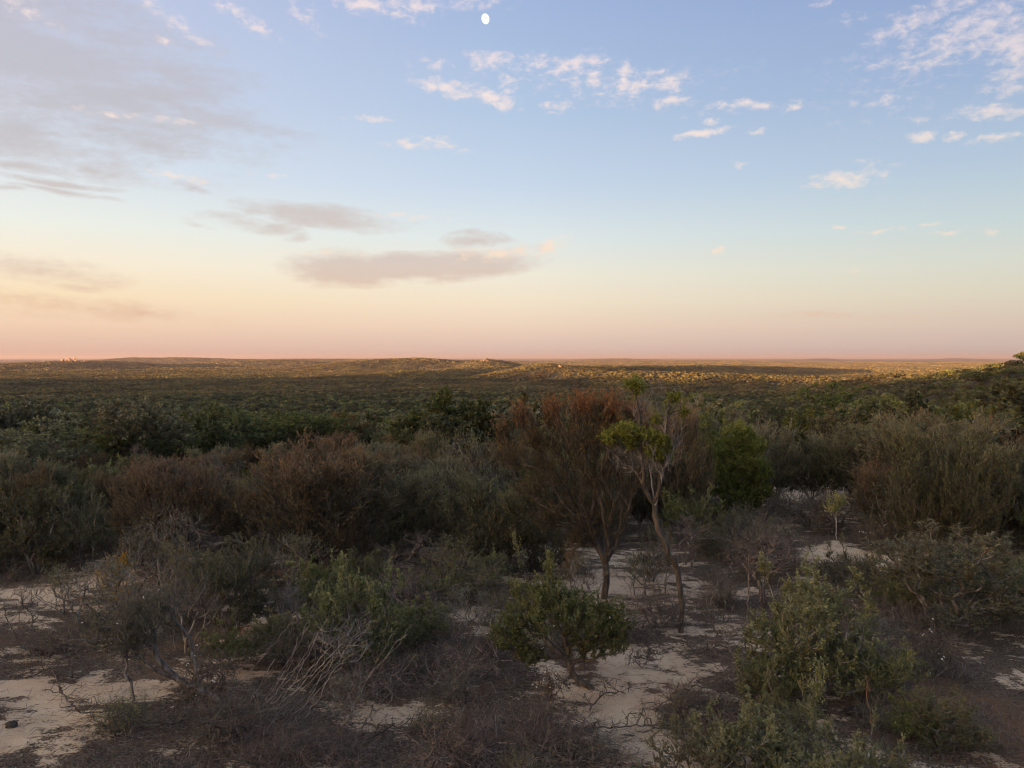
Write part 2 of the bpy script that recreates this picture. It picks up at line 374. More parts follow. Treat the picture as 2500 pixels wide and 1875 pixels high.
def sk_wood(A, par, tips, P, sides):
    n = len(A); w = np.zeros(n); w[tips] = 1
    for i in range(n-1, -1, -1):
        if par[i] >= 0: w[par[i]] += w[i]
    w = np.maximum(w, 1)
    rad = np.minimum(P.get('r0', .004)*w**P.get('pe', .42), P.get('rmax', .09))
    best = {}
    for i in range(n):
        p = par[i]
        if p >= 0 and (p not in best or w[i] > w[best[p]]): best[p] = i
    has = par >= 0; pp = np.maximum(par, 0)
    D = np.where(has[:, None], A-A[pp], 0)
    for i in np.where(~has)[0]:
        if i in best: D[i] = A[best[i]]-A[i]
    D = nrm(D); X = np.zeros_like(D)
    for i in range(n):                      # carry the frame along each stem so the tube never twists
        x = X[par[i]] if par[i] >= 0 else np.array([1., .13, 0])
        x = x-D[i]*float(x@D[i]); l_ = math.sqrt(float(x@x))
        if l_ < .1: x = np.cross(D[i], (0, 1., .2)); l_ = math.sqrt(float(x@x))
        X[i] = x/l_
    Y = np.cross(D, X)
    an = np.arange(sides)*2*np.pi/sides
    ring = lambda c, x, y, r: c[:, None]+(x[:, None]*np.cos(an)[None, :, None]+y[:, None]*np.sin(an)[None, :, None])*r[:, None, None]
    R1 = ring(A, X, Y, rad)
    ids = np.where(has)[0]
    main = np.array([best[par[i]] == i for i in ids])
    R0 = ring(A[pp[ids]], X[ids], Y[ids], rad[ids])
    flare = np.where(~has)[0]
    V = np.concatenate([R1.reshape(-1, 3), R0.reshape(-1, 3)])
    k = np.arange(sides); k2 = (k+1) % sides
    # the thicker child shares its parent's ring, so a stem reads as one continuous tube
    basei = np.where(main, pp[ids]*sides, n*sides+np.arange(len(ids))*sides)
    q = np.stack([basei[:, None]+k, basei[:, None]+k2, (ids*sides)[:, None]+k2, (ids*sides)[:, None]+k], -1).reshape(-1, 4)
    return V, q, rad
def leaves(rng, pos, dr, n, L, Wd, spread, along, zt=None, tint0=.5, tvar=.3, roll=None):
    """n leaves along each shoot end. returns verts, quads, tint"""
    m = len(pos); P_ = np.repeat(pos, n, 0); D_ = np.repeat(dr, n, 0)
    s = rng.random(m*n); P_ = P_-D_*(s*along)[:, None]
    r = rng.normal(size=(m*n, 3)); r = nrm(r-D_*(r*D_).sum(1, keepdims=True))
    th = spread*(.45+.9*rng.random(m*n))
    d = nrm(D_*np.cos(th)[:, None]+r*np.sin(th)[:, None])
    g = nrm(np.cross(d, rng.normal(size=(m*n, 3))))
    l = (L*(.6+.8*rng.random(m*n)))[:, None]; w = (Wd*(.7+.6*rng.random(m*n)))[:, None]
    a = P_; b = P_+d*l*.5+g*w*.5; c = P_+d*l; e = P_+d*l*.5-g*w*.5
    V = np.stack([a, b, c, e], 1).reshape(-1, 3); Q = np.arange(m*n*4).reshape(-1, 4)
    tt = (tint0 if np.isscalar(tint0) else np.repeat(tint0, n))+(.5-s)*.25+rng.normal(0, tvar, m*n)*.6
    return V, Q, np.clip(np.repeat(tt, 4), 0, 1)
def side_twigs(rng, A, par, tips, k, length, angle, back):
    """k extra fine twigs near every tip; returns base points, directions"""
    pp = par[tips]; D = nrm(A[tips]-A[pp]); m = len(tips)
    P0 = np.repeat(A[tips], k, 0); D0 = np.repeat(D, k, 0)
    s = rng.random(m*k)*back; base = P0-D0*s[:, None]
    r = rng.normal(size=(m*k, 3)); r = nrm(r-D0*(r*D0).sum(1, keepdims=True))
    th = angle*(.4+.8*rng.random(m*k)); d = nrm(D0*np.cos(th)[:, None]+r*np.sin(th)[:, None])
    ln = length*(.5+rng.random(m*k))
    return base, d, ln
def prisms(a, b, r):
    """thin three sided sticks from a to b"""
    m = len(a); D = nrm(b-a); up = np.where(np.abs(D[:, 2:3]) > .9, np.array([[1., 0, 0]]), np.array([[0, 0, 1.]]))
    X = nrm(np.cross(D, up)); Y = np.cross(D, X); V = []
    for e, rr in ((a, r), (b, r*.45)):
        for k in range(3):
            t_ = k*2*np.pi/3; V.append(e+(X*np.cos(t_)+Y*np.sin(t_))*np.asarray(rr)[:, None])
    V = np.stack(V, 1).reshape(-1, 3); q = np.array([[0, 1, 4, 3], [1, 2, 5, 4], [2, 0, 3, 5]])
    Q = (np.arange(m)[:, None, None]*6+q[None]).reshape(-1, 4); return V, Q
class Plant:
    """a wood mesh and (unless leafless) a leaf mesh, shared by every copy"""
    pass
def make_plant(seed, trunks, lobes, P, wood, leaf, sides=4):
    rng = np.random.default_rng(seed)
    A, par, tips, n0 = sk_grow(rng, trunks, lobes, P)
    V, Q, rad = sk_wood(A, par, tips, P, sides)
    pl = Plant(); pl.A = A; VV = [V]; QQ = [Q]; off = len(V)
    tp = A[tips]; td = nrm(A[tips]-A[par[tips]]); td = nrm(td+np.array([0, 0, P.get('lift', .3)]))
    zmax = A[:, 2].max(); zr = lambda z: (z-P.get('z0', .0))/(zmax-P.get('z0', .0)+1e-6)
    k = P.get('twigs', 0)
    LV = []; LQ = []; LT = []; lo = 0
    sp = tp; sd = td
    if k:
        b, d, ln = side_twigs(rng, A, par, tips, k, P.get('tl', .2), P.get('ta', .6), P.get('tb', .25))
        d = nrm(d+np.array([0, 0, P.get('lift', .3)])); e = b+d*ln[:, None]
        v, q = prisms(b, e, np.full(len(b), P.get('tr', .0025))); VV.append(v); QQ.append(q+off); off += len(v)
        sp = np.concatenate([tp, e]); sd = np.concatenate([td, d])
    pl.wood = mesh_from('wood', np.concatenate(VV), np.concatenate(QQ), [wood])
    pl.leaf = None
    n = P.get('nl', 0)
    if n and leaf is not None:
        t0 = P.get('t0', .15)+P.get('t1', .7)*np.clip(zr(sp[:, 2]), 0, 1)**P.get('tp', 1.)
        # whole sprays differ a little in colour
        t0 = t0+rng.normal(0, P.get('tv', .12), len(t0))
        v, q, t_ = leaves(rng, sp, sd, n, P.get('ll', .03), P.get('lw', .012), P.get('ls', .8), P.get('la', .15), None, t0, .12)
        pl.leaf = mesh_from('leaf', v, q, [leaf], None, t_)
        pl.lv = (v, q, t_)
    pl.wv = (np.concatenate(VV), np.concatenate(QQ)); pl.mats = (wood, leaf)
    fl = P.get('flowers', 0); pl.flow = None
    if fl:
        idx = rng.integers(0, len(sp), fl); c = sp[idx]+rng.normal(0, .02, (fl, 3))
        v, q, t_ = leaves(rng, c, nrm(rng.normal(size=(fl, 3))), 5, .018, .016, 1.2, .0)
        pl.flow = mesh_from('flower', v, q, [WHITEF])
    pl.h = A[:, 2].max(); return pl
MARKS = []                                  # (short phrase, x, y, z) of plants that others can be found by
def place(pl, kind, x, y, z, rot=0., sc=1., label='', cat='shrub', group=None, wname='stems', lname='foliage', szz=None):
    e = bpy.data.objects.new(kind, None); COL.objects.link(e); e.empty_display_size = .3
    e.location = (x, y, z-.03); e.rotation_euler = (0, 0, rot); e.scale = (sc, sc, szz or sc)
    tag(e, label, cat, group); e['h'] = float(pl.h*(szz or sc))
    obj(wname, pl.wood, e)
    if pl.leaf is not None: obj(lname, pl.leaf, e)
    if pl.flow is not None: obj('flowers', pl.flow, e)['kind'] = 'stuff'
    return e
def T1(x, y): return float(terrain(np.array([x]), np.array([y]))[0])
def gp(px, py):
    """the ground point seen at a pixel of the photograph"""
    r = ray(px, py); ts = np.geomspace(4, 400, 260)
    for _ in range(2):
        d_ = CAM+r[2]*ts-terrain(r[0]*ts, r[1]*ts); i = int(np.argmax(d_ <= 0)) if (d_ <= 0).any() else len(ts)-1
        ts = np.linspace(ts[max(i-1, 0)], ts[i], 12)
    t_ = ts[-1]; x, y = r[0]*t_, r[1]*t_
    return x, y, T1(x, y)
# ------------------------------------------------------------------ the ground: one sheet out to the horizon
def ground_sand(x, y):
    """how bare the sand is (1) or how much litter and crust covers it (0)"""
    n = fbm(x/1.9, y/1.1, 51, 4); n2 = fbm(x/.55, y/.45, 61, 3)
    s = .15+.66*n+.60*n2
    for (cx, cy, rx, ry, a) in SANDW:
        s = s+a*np.exp(-((x-cx)/rx)**2-((y-cy)/ry)**2)
    return s
SANDP = [(130,1440,150,40,.8),(100,1640,200,60,.3),(110,1810,230,90,.5),(390,1660,120,40,.3),(640,1510,60,24,.7),(1000,1350,60,25,.7),(1070,1350,60,16,.7),
 (480,1340,90,20,.6),(1520,1370,160,26,.36),(1450,1430,120,30,.4),(1640,1440,80,30,.35),(1500,1600,60,24,.75),(1520,1740,80,32,.9),(1690,1630,130,50,.6),(1830,1560,100,50,.45),
 (1330,1640,60,36,.6),(1420,1690,110,36,.65),(1620,1830,90,50,.65),(1050,1730,60,25,.5),(1340,1560,70,20,.6),(1950,1210,120,20,.9),(2040,1360,90,22,.6),(2230,1380,80,22,.8),
 (2000,1700,90,60,.35),(2080,1480,60,60,.2),(1150,1500,40,15,.6),(700,1740,90,50,-.4),(760,1840,180,50,.15),(1100,1640,170,50,-.25),(1200,1830,220,60,-.08),(1040,1800,60,26,.4),(1330,1860,70,24,.5),
 (1750,1740,150,30,-.4),(2330,1700,180,130,-.75),(2380,1500,160,60,-.2),(850,1560,150,40,-.3),(1290,1150,200,20,-.3),(250,1330,200,20,-.2)]
SANDW = []
for px, py, rx, ry, a in SANDP:
    X0 = gp(px, py); X1 = gp(px+rx, py); Ya = gp(px, py-ry); Yb = gp(px, py+ry)
    SANDW.append((X0[0], X0[1], abs(X1[0]-X0[0])+.05, abs(Ya[1]-Yb[1])/2+.05, a))
fr = np.radians(np.concatenate([np.arange(-180, -46, 3.), np.arange(-46, 46, .28), np.arange(46, 180, 3.)]))
rr = np.concatenate([[0.6, 2, 4, 6], np.arange(7, 34, .12), 34*1.028**np.arange(1, 272)]); rr = rr[rr < 61000]
TH, RD = np.meshgrid(fr, rr); GX = RD*np.sin(TH); GY = RD*np.cos(TH); GZ = terrain(GX, GY)
nr, na = GX.shape
ii = np.arange(nr-1)[:, None]*na; jj = np.arange(na)[None]; j2 = (jj+1) % na
Q = np.stack([ii+jj, ii+j2, ii+na+j2, ii+na+jj], -1).reshape(-1, 4)
m = newmat('sandy_ground')
at = N('ShaderNodeAttribute'); at.attribute_name = 'tint'
ge = N('ShaderNodeNewGeometry'); pos = ge.outputs['Position']; dist = VM('LENGTH', pos, out=1)
n1 = NOISE(VM('MULTIPLY', pos, (1, 1.5, 1)), 3.2, 8, .68); n2 = NOISE(pos, 26, 5, .7); n3 = NOISE(pos, 1.1, 4, .6)
sv = M('ADD', at.outputs['Fac'], M('ADD', M('MULTIPLY_ADD', n1, 2.3, -1.15), M('MULTIPLY_ADD', n2, 1.1, -.55)))
sandc = MIX(MR(n3, .35, .65), (.47,.335,.225), (.57,.435,.30))
sandc = MIX(MR(n2, .45, .75, 0, .45), sandc, (.31,.215,.14))
crust = MIX(MR(n2, .35, .65), (.045,.032,.024), (.165,.118,.082))
crust = MIX(MR(NOISE(pos, .45, 3), .5, .62, 0, .6), crust, (.17,.095,.055))
crust = MIX(MR(at.outputs['Fac'], -.28, -.6, 0, .8), crust, MIX(n2, (.075,.045,.03), (.24,.135,.075)))
near = MIX(MR(sv, .36, .58), crust, sandc)
far1 = MIX(MR(NOISE(pos, .004, 5, .6), .4, .6), (.050,.042,.022), (.085,.066,.035))
fields = MR(NOISE(VM('MULTIPLY', pos, (1, .35, 1)), .0011, 3, .6), .60, .66)
far2 = MIX(M('MULTIPLY', fields, MR(dist, 4500, 9000)), far1, (.34,.27,.19))
col = MIX(MR(dist, 45, 75), near, far2)
p = N('ShaderNodeBsdfPrincipled'); nt.links.new(col, p.inputs['Base Color']); p.inputs['Roughness'].default_value = .95; p.inputs['Specular IOR Level'].default_value = .1
b = N('ShaderNodeBump'); b.inputs['Strength'].default_value = .7; b.inputs['Distance'].default_value = .04
nt.links.new(M('ADD', n1, M('MULTIPLY', n2, .35)), b.inputs['Height']); nt.links.new(b.outputs[0], p.inputs['Normal'])
o = N('ShaderNodeOutputMaterial'); nt.links.new(p.outputs[0], o.inputs[0])
gs = ground_sand(GX, GY)
gm = mesh_from('ground', np.stack([GX, GY, GZ], -1).reshape(-1, 3), Q[:, ::-1], [m], None, gs.ravel())
gm.polygons.foreach_set('use_smooth', np.ones(len(Q), bool))
tag(obj('ground', gm), kind='structure')
# ------------------------------------------------------------------ moon
m = newmat('moon_light')
tcn = N('ShaderNodeTexCoord'); nn = NOISE(tcn.outputs['Object'], 1.6, 3, .5)
e = N('ShaderNodeEmission'); nt.links.new(MIX(MR(nn, .4, .6), (.86,.87,.86), (1, .99, .95)), e.inputs[0]); e.inputs[1].default_value = .207
o = N('ShaderNodeOutputMaterial'); nt.links.new(e.outputs[0], o.inputs[0])
import bmesh
bm = bmesh.new(); bmesh.ops.create_icosphere(bm, subdivisions=4, radius=1); me = bpy.data.meshes.new('moon'); bm.to_mesh(me); bm.free(); me.materials.append(m)
for pf in me.polygons: pf.use_smooth = True
mo = obj('moon', me); rv = Vector(ray(1185, 46)); MD = 90000
mo.location = Vector((0, 0, CAM))+rv/rv.y*MD; mr = 11.3/F*MD
mo.scale = (mr*.86, mr, mr*1.08); mo.rotation_euler = (0, math.radians(-14), 0)
tag(mo, 'bright white gibbous moon high in the blue sky above the small clouds', 'moon')
# ------------------------------------------------------------------ haze
HZ = newmat('evening_air'); v = N('ShaderNodeVolumePrincipled'); v.inputs['Density'].default_value = HAZE_D
v.inputs['Color'].default_value = HAZE_C; v.inputs['Anisotropy'].default_value = HAZE_G
o = N('ShaderNodeOutputMaterial'); nt.links.new(v.outputs[0], o.inputs['Volume'])
zb, zt = float(GZ.min())-1, float(GZ.max())+12
bx = np.array([(sx*62000, sy*62000, z) for z in (zb, zt) for sx, sy in ((-1, -1), (1, -1), (1, 1), (-1, 1))])
hq = np.array([(0, 3, 2, 1), (4, 5, 6, 7), (0, 1, 5, 4), (1, 2, 6, 5), (2, 3, 7, 6), (3, 0, 4, 7)])
if HAZE_D > 0: tag(obj('haze', mesh_from('haze', bx, hq, [HZ])), kind='stuff')
print('haze box', zb, zt)
# ------------------------------------------------------------------ kinds of plant
def stems(rng, n, r, h, spread, base=.06, kink=.05):
    out = []
    for i in range(n):
        a = 2*math.pi*(i+rng.random()*.7)/n; s = spread*(.5+.6*rng.random())
        p0 = np.array([math.cos(a)*base, math.sin(a)*base, 0]); p2 = np.array([math.cos(a)*s, math.sin(a)*s, h*(.8+.3*rng.random())])
        mid = (p0+p2)/2+rng.normal(0, kink, 3); mid[2] = max(mid[2], .08)
        out.append([p0, mid, p2])
    return out
def leafy(seed, W=2., H=1.7, n=480, mat=L_OLIVE, nl=15, wood=BARKG, flowers=0, ll=.042, lw=.018):
    rng = np.random.default_rng(seed); lb = []
    k = 12
    for i in range(k):
        a = 2*math.pi*i/k+rng.random(); q = W*.33*(.35+.85*rng.random())
        lb.append(((math.cos(a)*q, math.sin(a)*q, H*(.28+.46*rng.random())), (W*.2, W*.2, H*.22), n//k))
    for i in range(9):                                  # upright sprays that break the outline
        a = rng.random()*6.28; q = W*.42*rng.random()**.5
        lb.append(((math.cos(a)*q, math.sin(a)*q, H*(.72+.3*rng.random())), (.08, .08, H*.16), 9))
    return make_plant(seed, stems(rng, 6, .05, H*.3, W*.2), lb, dict(bf=.3, step=.12, jit=.02, r0=.0035, pe=.45, rmax=.045, twigs=3, tl=.10, ta=.9, tb=.16, nl=nl, ll=ll, lw=lw, ls=.75, la=.10, lift=.6, t0=.25, t1=.5, z0=H*.25, flowers=flowers, tv=.16), wood, mat)
def broom(seed, W=3., H=3., n=640, mat=L_BROWN, nl=8, rust=1.6, trunk=.55, wood=BARK, k=7, ll=.07, lw=.014):
    rng = np.random.default_rng(seed); th = H*.06
    tr = [[(0, 0, 0), (rng.normal(0, .04), rng.normal(0, .04), th)]]
    top = np.array(tr[0][1])
    for i in range(k):
        a = 2*math.pi*(i+.6*rng.random())/k; s = W*.24*(.5+.7*rng.random())
        tr.append([top, top+np.array([math.cos(a)*s*.4, math.sin(a)*s*.4, H*.12]), top+np.array([math.cos(a)*s, math.sin(a)*s, H*(.22+.1*rng.random())])])
    lb = [((0, 0, H*.52), (W*.44, W*.44, H*.30), n*4//9), ((0, 0, H*.34), (W*.38, W*.38, H*.18), n*2//9)]
    for i in range(11):
        a = rng.random()*6.28; q = W*(.12+.28*rng.random())
        lb.append(((math.cos(a)*q, math.sin(a)*q, H*(.66+.24*rng.random())), (W*.12, W*.12, H*.12), n//26))
    return make_plant(seed, tr, lb, dict(bf=.5, step=.2, jit=.035, r0=.0032, pe=.47, rmax=.07, shell=.5, twigs=6, tl=.26, ta=.40, tb=.35, nl=nl, ll=ll, lw=lw, ls=.38, la=.26, lift=.9, t0=.10, t1=.85, tp=rust, z0=H*.3, curve=.45, tv=.16), wood, mat)
def cushion(seed, W=2., H=3., k=26, mat=L_BRIGHT, wood=BARK, n=12, nl=12, col=True, crz=.6, ll=.05, lw=.02, cs=.17):
    """dense foliage gathered in small rounded clumps"""
    rng = np.random.default_rng(seed); lb = []
    for i in range(k):
        u = nrm(rng.normal(size=3)); q = rng.random()**.35
        c = (u[0]*q*W*.42, u[1]*q*W*.42, H*crz+u[2]*q*H*(1-crz)*.85)
        if c[2] < H*.12: continue
        s = W*cs*(.7+.6*rng.random()); lb.append((c, (s, s, s*.7), n))
    tr = [[(0, 0, 0), (rng.normal(0, .06), rng.normal(0, .06), H*.3), (rng.normal(0, .1), rng.normal(0, .1), H*.6)]]
    return make_plant(seed, tr, lb, dict(bf=.25, step=.25, jit=.03, r0=.005, pe=.45, rmax=.09, twigs=4, tl=.13, ta=.9, tb=.15, nl=nl, ll=ll, lw=lw, ls=.8, la=.10, lift=.5, t0=.1, t1=.75, tp=.9, z0=H*.2, shell=.3), wood, mat)
def brush(seed, W=1.6, H=.55, n=200, wood=TWIG, mat=None, nl=0, k=9, flowers=0, low=True):
    """leafless or nearly leafless tangle"""
    rng = np.random.default_rng(seed)
    lb = [((0, 0, H*.5), (W*.5, W*.42, H*.5), n)]
    return make_plant(seed, stems(rng, k, .05, H*.5, W*.25, .12, .1), lb, dict(bf=.15, step=.12, jit=.04, r0=.0042, pe=.42, rmax=.03, shell=.6, down=.3, twigs=3, tl=.32, ta=.9, tb=.2, lift=.1, nl=nl, ll=.025, lw=.010, ls=.9, la=.15, minz=.02, curve=.5, t0=.3, t1=.4, flowers=flowers), wood, mat)
def bare(seed, W=1.6, H=1.8, n=110, wood=BARKG, mat=None, nl=0):
    rng = np.random.default_rng(seed)
    return make_plant(seed, stems(rng, 5, .05, H*.4, W*.2, .08, .08), [((0, 0, H*.7), (W*.5, W*.5, H*.34), n), ((W*.1, 0, H*.95), (W*.2, W*.2, H*.16), n//4)], dict(bf=.35, step=.13, jit=.03, r0=.0036, pe=.44, rmax=.03, shell=.6, twigs=4, tl=.2, ta=.55, tb=.3, lift=.6, nl=nl, ll=.03, lw=.012, ls=.7, la=.15, curve=.4, t0=.3, t1=.5), wood, mat)
K = {}
K['leafy'] = [leafy(11, ll=.037, lw=.015), leafy(12, 2.1, 1.5, ll=.030, lw=.011, nl=16, n=430), leafy(13, 1.8, 1.9, mat=L_GREYG, ll=.046, lw=.012, nl=12), leafy(14, 2.2, 1.6, mat=L_GREYG, ll=.028, lw=.014, n=420)]
K['broom'] = [broom(21), broom(22, 3.2, 2.8), broom(23, 2.8, 3.1, mat=L_GREYG, rust=1.), broom(24, 3.3, 2.9, mat=L_GREYG, nl=8, rust=1.)]
K['cushion'] = [cushion(31), cushion(32, 2.4, 2.9, 30), cushion(33, 2.6, 3.3, 26, mat=L_TREE, crz=.66)]
K['brush'] = [brush(41), brush(42, 1.9, .6, 220), brush(43, 1.3, .8, 170, TWIG, L_GREYG, 3)]
K['low'] = [brush(51, 1.1, .75, 110, BARKG, L_GREYG, 6), brush(52, 1.0, .9, 110, TWIG, L_OLIVE, 8), brush(53, .9, .7, 90, TWIG, L_BROWN, 5, flowers=14)]
K['bare'] = [bare(91), bare(92, 1.3, 2.0, 90, TWIG), bare(93, 1.7, 1.7, 120, BARKG, L_GREYG, 3), bare(94, 1.5, 1.8, 120, BARKG, L_OLIVE, 4)]
K['silver'] = [cushion(61, 3.6, 3.6, 34, L_SILVER, BARKG, 12, 9, crz=.6, ll=.07, lw=.03, cs=.13)]
def tree(seed, W, H, mat, k=22, n=9, crz=.62, ll=.13, lw=.075, nl=9, wood=BARK):
    rng = np.random.default_rng(seed); lb = []
    for i in range(k):
        u = nrm(rng.normal(size=3)); q = rng.random()**.4
        c = (u[0]*q*W*.40, u[1]*q*W*.40, H*crz+u[2]*q*H*(1-crz)*.8); s = W*.13*(.7+.7*rng.random()); lb.append((c, (s, s, s*.6), n))
    tr = [[(0, 0, 0), (rng.normal(0, .12), rng.normal(0, .12), H*.3)]]
    for i in range(3):
        a = 2.1*i+rng.random(); tr.append([tr[0][1], (math.cos(a)*W*.15, math.sin(a)*W*.15, H*.55)])
    return make_plant(seed, tr, lb, dict(bf=.25, step=.4, jit=.05, r0=.009, pe=.45, rmax=.13, nl=nl*2, twigs=1, tl=.3, ta=.9, tb=.3, tr=.008, ll=ll, lw=lw, ls=.9, la=.25, lift=.5, t0=.1, t1=.7, tp=.9, z0=H*.25, shell=.3), wood, mat, 3)
K['tree'] = [tree(71, 4.2, 4.0, L_TREE), tree(72, 4.8, 4.2, L_TREE, 26), tree(73, 3.6, 4.4, L_TREE, 18), tree(74, 4.4, 3.6, L_GREYG, 24), tree(75, 4.0, 3.8, L_BRIGHT, 20), tree(76, 4.2, 3.3, L_BROWN, 24), tree(77, 4.6, 4.0, L_SILVER, 22, nl=7)]
def scr(x, y, z):
    c, s = math.cos(PITCH), math.sin(PITCH); dz = z-CAM; dep = y*c-dz*s; up = y*s+dz*c
    return 1250+F*x/dep, 937.5-F*up/dep
# ------------------------------------------------------------------ the plants one can point at, each where it stands
USED = []
MARK_NAMES = {
 'tallest broom-like tree, fan of bare dark limbs with rust-orange tips':'rust-tipped broom tree',
 'crooked bare-stemmed tree holding bright green tufts right of the rust-tipped broom':'tufted bare-stemmed tree',
 'leafy green bush on a dark leaning trunk at the middle of the sand':'leaning green bush',
 'brown broom-like tree on a short black trunk behind the left sand patch':'black-trunked brown broom tree',
 'dense bright green bushy tree with foliage down to the ground':'dense bright green tree',
 'wiry grey shrub on a trunk leaning left across the sand':'wiry leaning shrub',
 'slender pale yellow-green sapling in front of the dark bushes':'pale yellow-green sapling',
 'yellow-leaved herb with upright spikes on the left sand':'yellow herb',
 'large dense green bush, left of the two big bushes on the right':'large dense green bush',
 'broad grey-green bush reaching the right edge beyond the reddish litter':'broad grey-green bush',
 'rounded green bush low at right, in front of the large dense bush':'rounded low green bush',
 'green bush at the bottom edge, the middle and widest of the low ones':'widest bottom-edge bush',
 'upright green bush behind the pale dead stalks':'upright green bush',
 'grey-green bush of tall sprays right of the black trunk':'bush of tall sprays',
 'tall olive bush near the left edge':'tall olive left-edge bush',
 'wide brown broom shrub left of the middle':'wide brown broom shrub',
 'grey-green broom shrub in the middle behind a sand streak':'middle grey-green broom shrub',
 'big dark broom shrub behind the broad grey-green bush':'big dark broom shrub',
 'silver-leaved tree at the left edge behind the olive bush':'silver-leaved tree',
 'dark green rounded tree standing above the wide brown broom':'dark green rounded tree',
 'tall green tree rising into the sunlit strip at right':'tall green tree',
 'bright green tree near the right edge of the skyline':'bright green skyline tree',
 'blue-green tree left of the rust-tipped broom top':'blue-green tree',
 'nearest grey twig heap at the bottom middle':'nearest grey twig heap',
 'dark twig heap right under the pale stalks':'twig heap under the pale stalks'}
def hero(kind, base, trunks, lobes, P, wood, leaf, label, cat, group=None, seed=1, wname='trunk', lname='crown', sides=5):
    X, Y, Z = gp(*base); s = Y/F
    L = lambda q: ((q[0]-base[0])*s, q[2] if len(q) > 2 else 0., max(0, (base[1]-q[1])*s))
    tr = [[L(q) for q in t_] for t_ in trunks]
    lb = [(L(c), (rx*s, ry_ if ry_ else rx*s*.8, rz*s), n) for c, rx, rz, ry_, n in lobes]
    pl = make_plant(seed, tr, lb, P, wood, leaf, sides)
    USED.append((X, Y, .9)); MARKS.append((label, X, Y, Z, (base[1]-min(c[1] for c, *_ in lobes))*s)); e = place(pl, kind, X, Y, Z, 0, 1, label, cat, group, wname, lname); return pl, e
# the tall fan of rust-tipped broom in the middle
hero('broom_tree', (1475,1462), [[(1475,1462),(1480,1420),(1478,1375)],[(1478,1375),(1458,1330,.05),(1440,1270,.1)],[(1478,1375),(1500,1330,-.1),(1525,1270,-.15)],
  [(1478,1375),(1474,1320,.25),(1478,1250,.4)],[(1478,1375),(1482,1320,-.25),(1466,1250,-.45)],[(1458,1330),(1420,1260,.2),(1375,1180,.3)],[(1458,1330),(1430,1262,-.3),(1340,1230,-.4)]],
  [((1350,1000),34,32,.5,70),((1420,985),40,28,.6,90),((1490,985),36,30,.6,80),((1550,1000),30,30,.5,60),((1270,1010),30,26,.4,50),((1225,1050),24,26,.4,36),((1300,1060),40,34,.6,60),
   ((1390,1060),60,45,.9,110),((1480,1060),56,45,.9,110),((1560,1060),34,40,.6,60),((1240,1110),36,26,.5,44),((1330,1130),60,44,.8,80),((1430,1150),70,60,1.,130),((1520,1150),60,60,.8,100),((1290,1190),44,34,.6,46),
   ((1380,1240),60,40,.7,80),((1480,1250),66,56,.8,110),((1330,1270),36,26,.5,36),((1410,1310),44,34,.6,50)],
  dict(bf=.55, step=.22, jit=.03, r0=.0036, pe=.46, rmax=.075, shell=.55, twigs=5, tl=.26, ta=.42, tb=.38, nl=6, ll=.06, lw=.012, ls=.4, la=.22, lift=.8, t0=.05, t1=.97, tp=2.3, z0=1.2, curve=.45),
  BARK, L_RUST, 'tallest broom-like tree, fan of bare dark limbs with rust-orange tips', 'tree', None, 101)
# bare-stemmed tree with green tufts
tr = [[(1662,1545),(1664,1480),(1658,1420,.03),(1652,1385)],[(1652,1385),(1625,1330,-.05),(1602,1280),(1597,1225,.05)],[(1652,1385),(1690,1360,.1),(1700,1325,.15)],
  [(1597,1225),(1570,1180),(1545,1130,.1),(1510,1080,.15)],[(1597,1225),(1605,1170,-.1),(1620,1110),(1625,1040)],[(1570,1180),(1560,1110,-.2),(1560,1080,-.3)],[(1545,1130),(1490,1090,-.1),(1475,1060,-.15)],
  [(1605,1170),(1650,1120,.2),(1660,1040,.3)],[(1625,1040),(1632,990),(1640,960)],[(1560,1110),(1555,1010,-.1),(1548,950)],[(1620,1110),(1600,1040,.3),(1580,985,.3)]]
pl, e = hero('tufted_tree', (1662,1545), tr,
  [((1520,1045),22,14,.3,34),((1560,1052),24,12,.3,34),((1488,1062),20,11,.25,26),((1540,1072),20,9,.3,20),((1598,1062),22,13,.3,34),((1582,1090),18,12,.3,22),((1622,1082),16,15,.25,26),((1612,1110),16,9,.25,14),
   ((1545,930),20,9,.2,20),((1560,945),12,7,.15,8),((1640,965),17,10,.2,16),((1628,985),10,8,.15,7),((1665,1000),12,8,.15,7),((1600,1020),12,7,.15,7)],
  dict(bf=.3, step=.12, jit=.022, r0=.005, pe=.42, rmax=.085, shell=.4, twigs=4, tl=.13, ta=.9, tb=.12, nl=11, ll=.05, lw=.02, ls=.8, la=.09, lift=.6, t0=.35, t1=.4, tp=.5, z0=2., curve=.3, sag=-.05),
  BARK, L_TUFT, 'crooked bare-stemmed tree holding bright green tufts right of the rust-tipped broom', 'tree', None, 102, sides=6)
# the same tree's fine bare branches and dead pale tops
X, Y, Z = gp(1662, 1545); s = Y/F; LB = lambda q: ((q[0]-1662)*s, q[2] if len(q) > 2 else 0., (1545-q[1])*s)
fine = make_plant(114, [[LB(q) for q in t_] for t_ in [[(1597,1225),(1560,1160,.1),(1530,1110,.1)],[(1597,1225),(1610,1150,-.1),(1640,1080,-.1)],[(1597,1225),(1590,1150,.2),(1580,1060,.25)]]],
   [(LB((1520,1110)), (.38, .4, .3), 46), (LB((1585,1100)), (.35, .4, .4), 50), (LB((1640,1080)), (.3, .35, .42), 46), (LB((1620,990)), (.3, .3, .32), 34), (LB((1560,990)), (.2, .2, .3), 18)], dict(bf=.35, step=.12, jit=.02, r0=.0036, pe=.42, rmax=.022, twigs=4, tl=.2, ta=.5, tb=.3, lift=.7), BARKM, None, 4)
obj('bare_branches', fine.wood, e)
rng = np.random.default_rng(9)
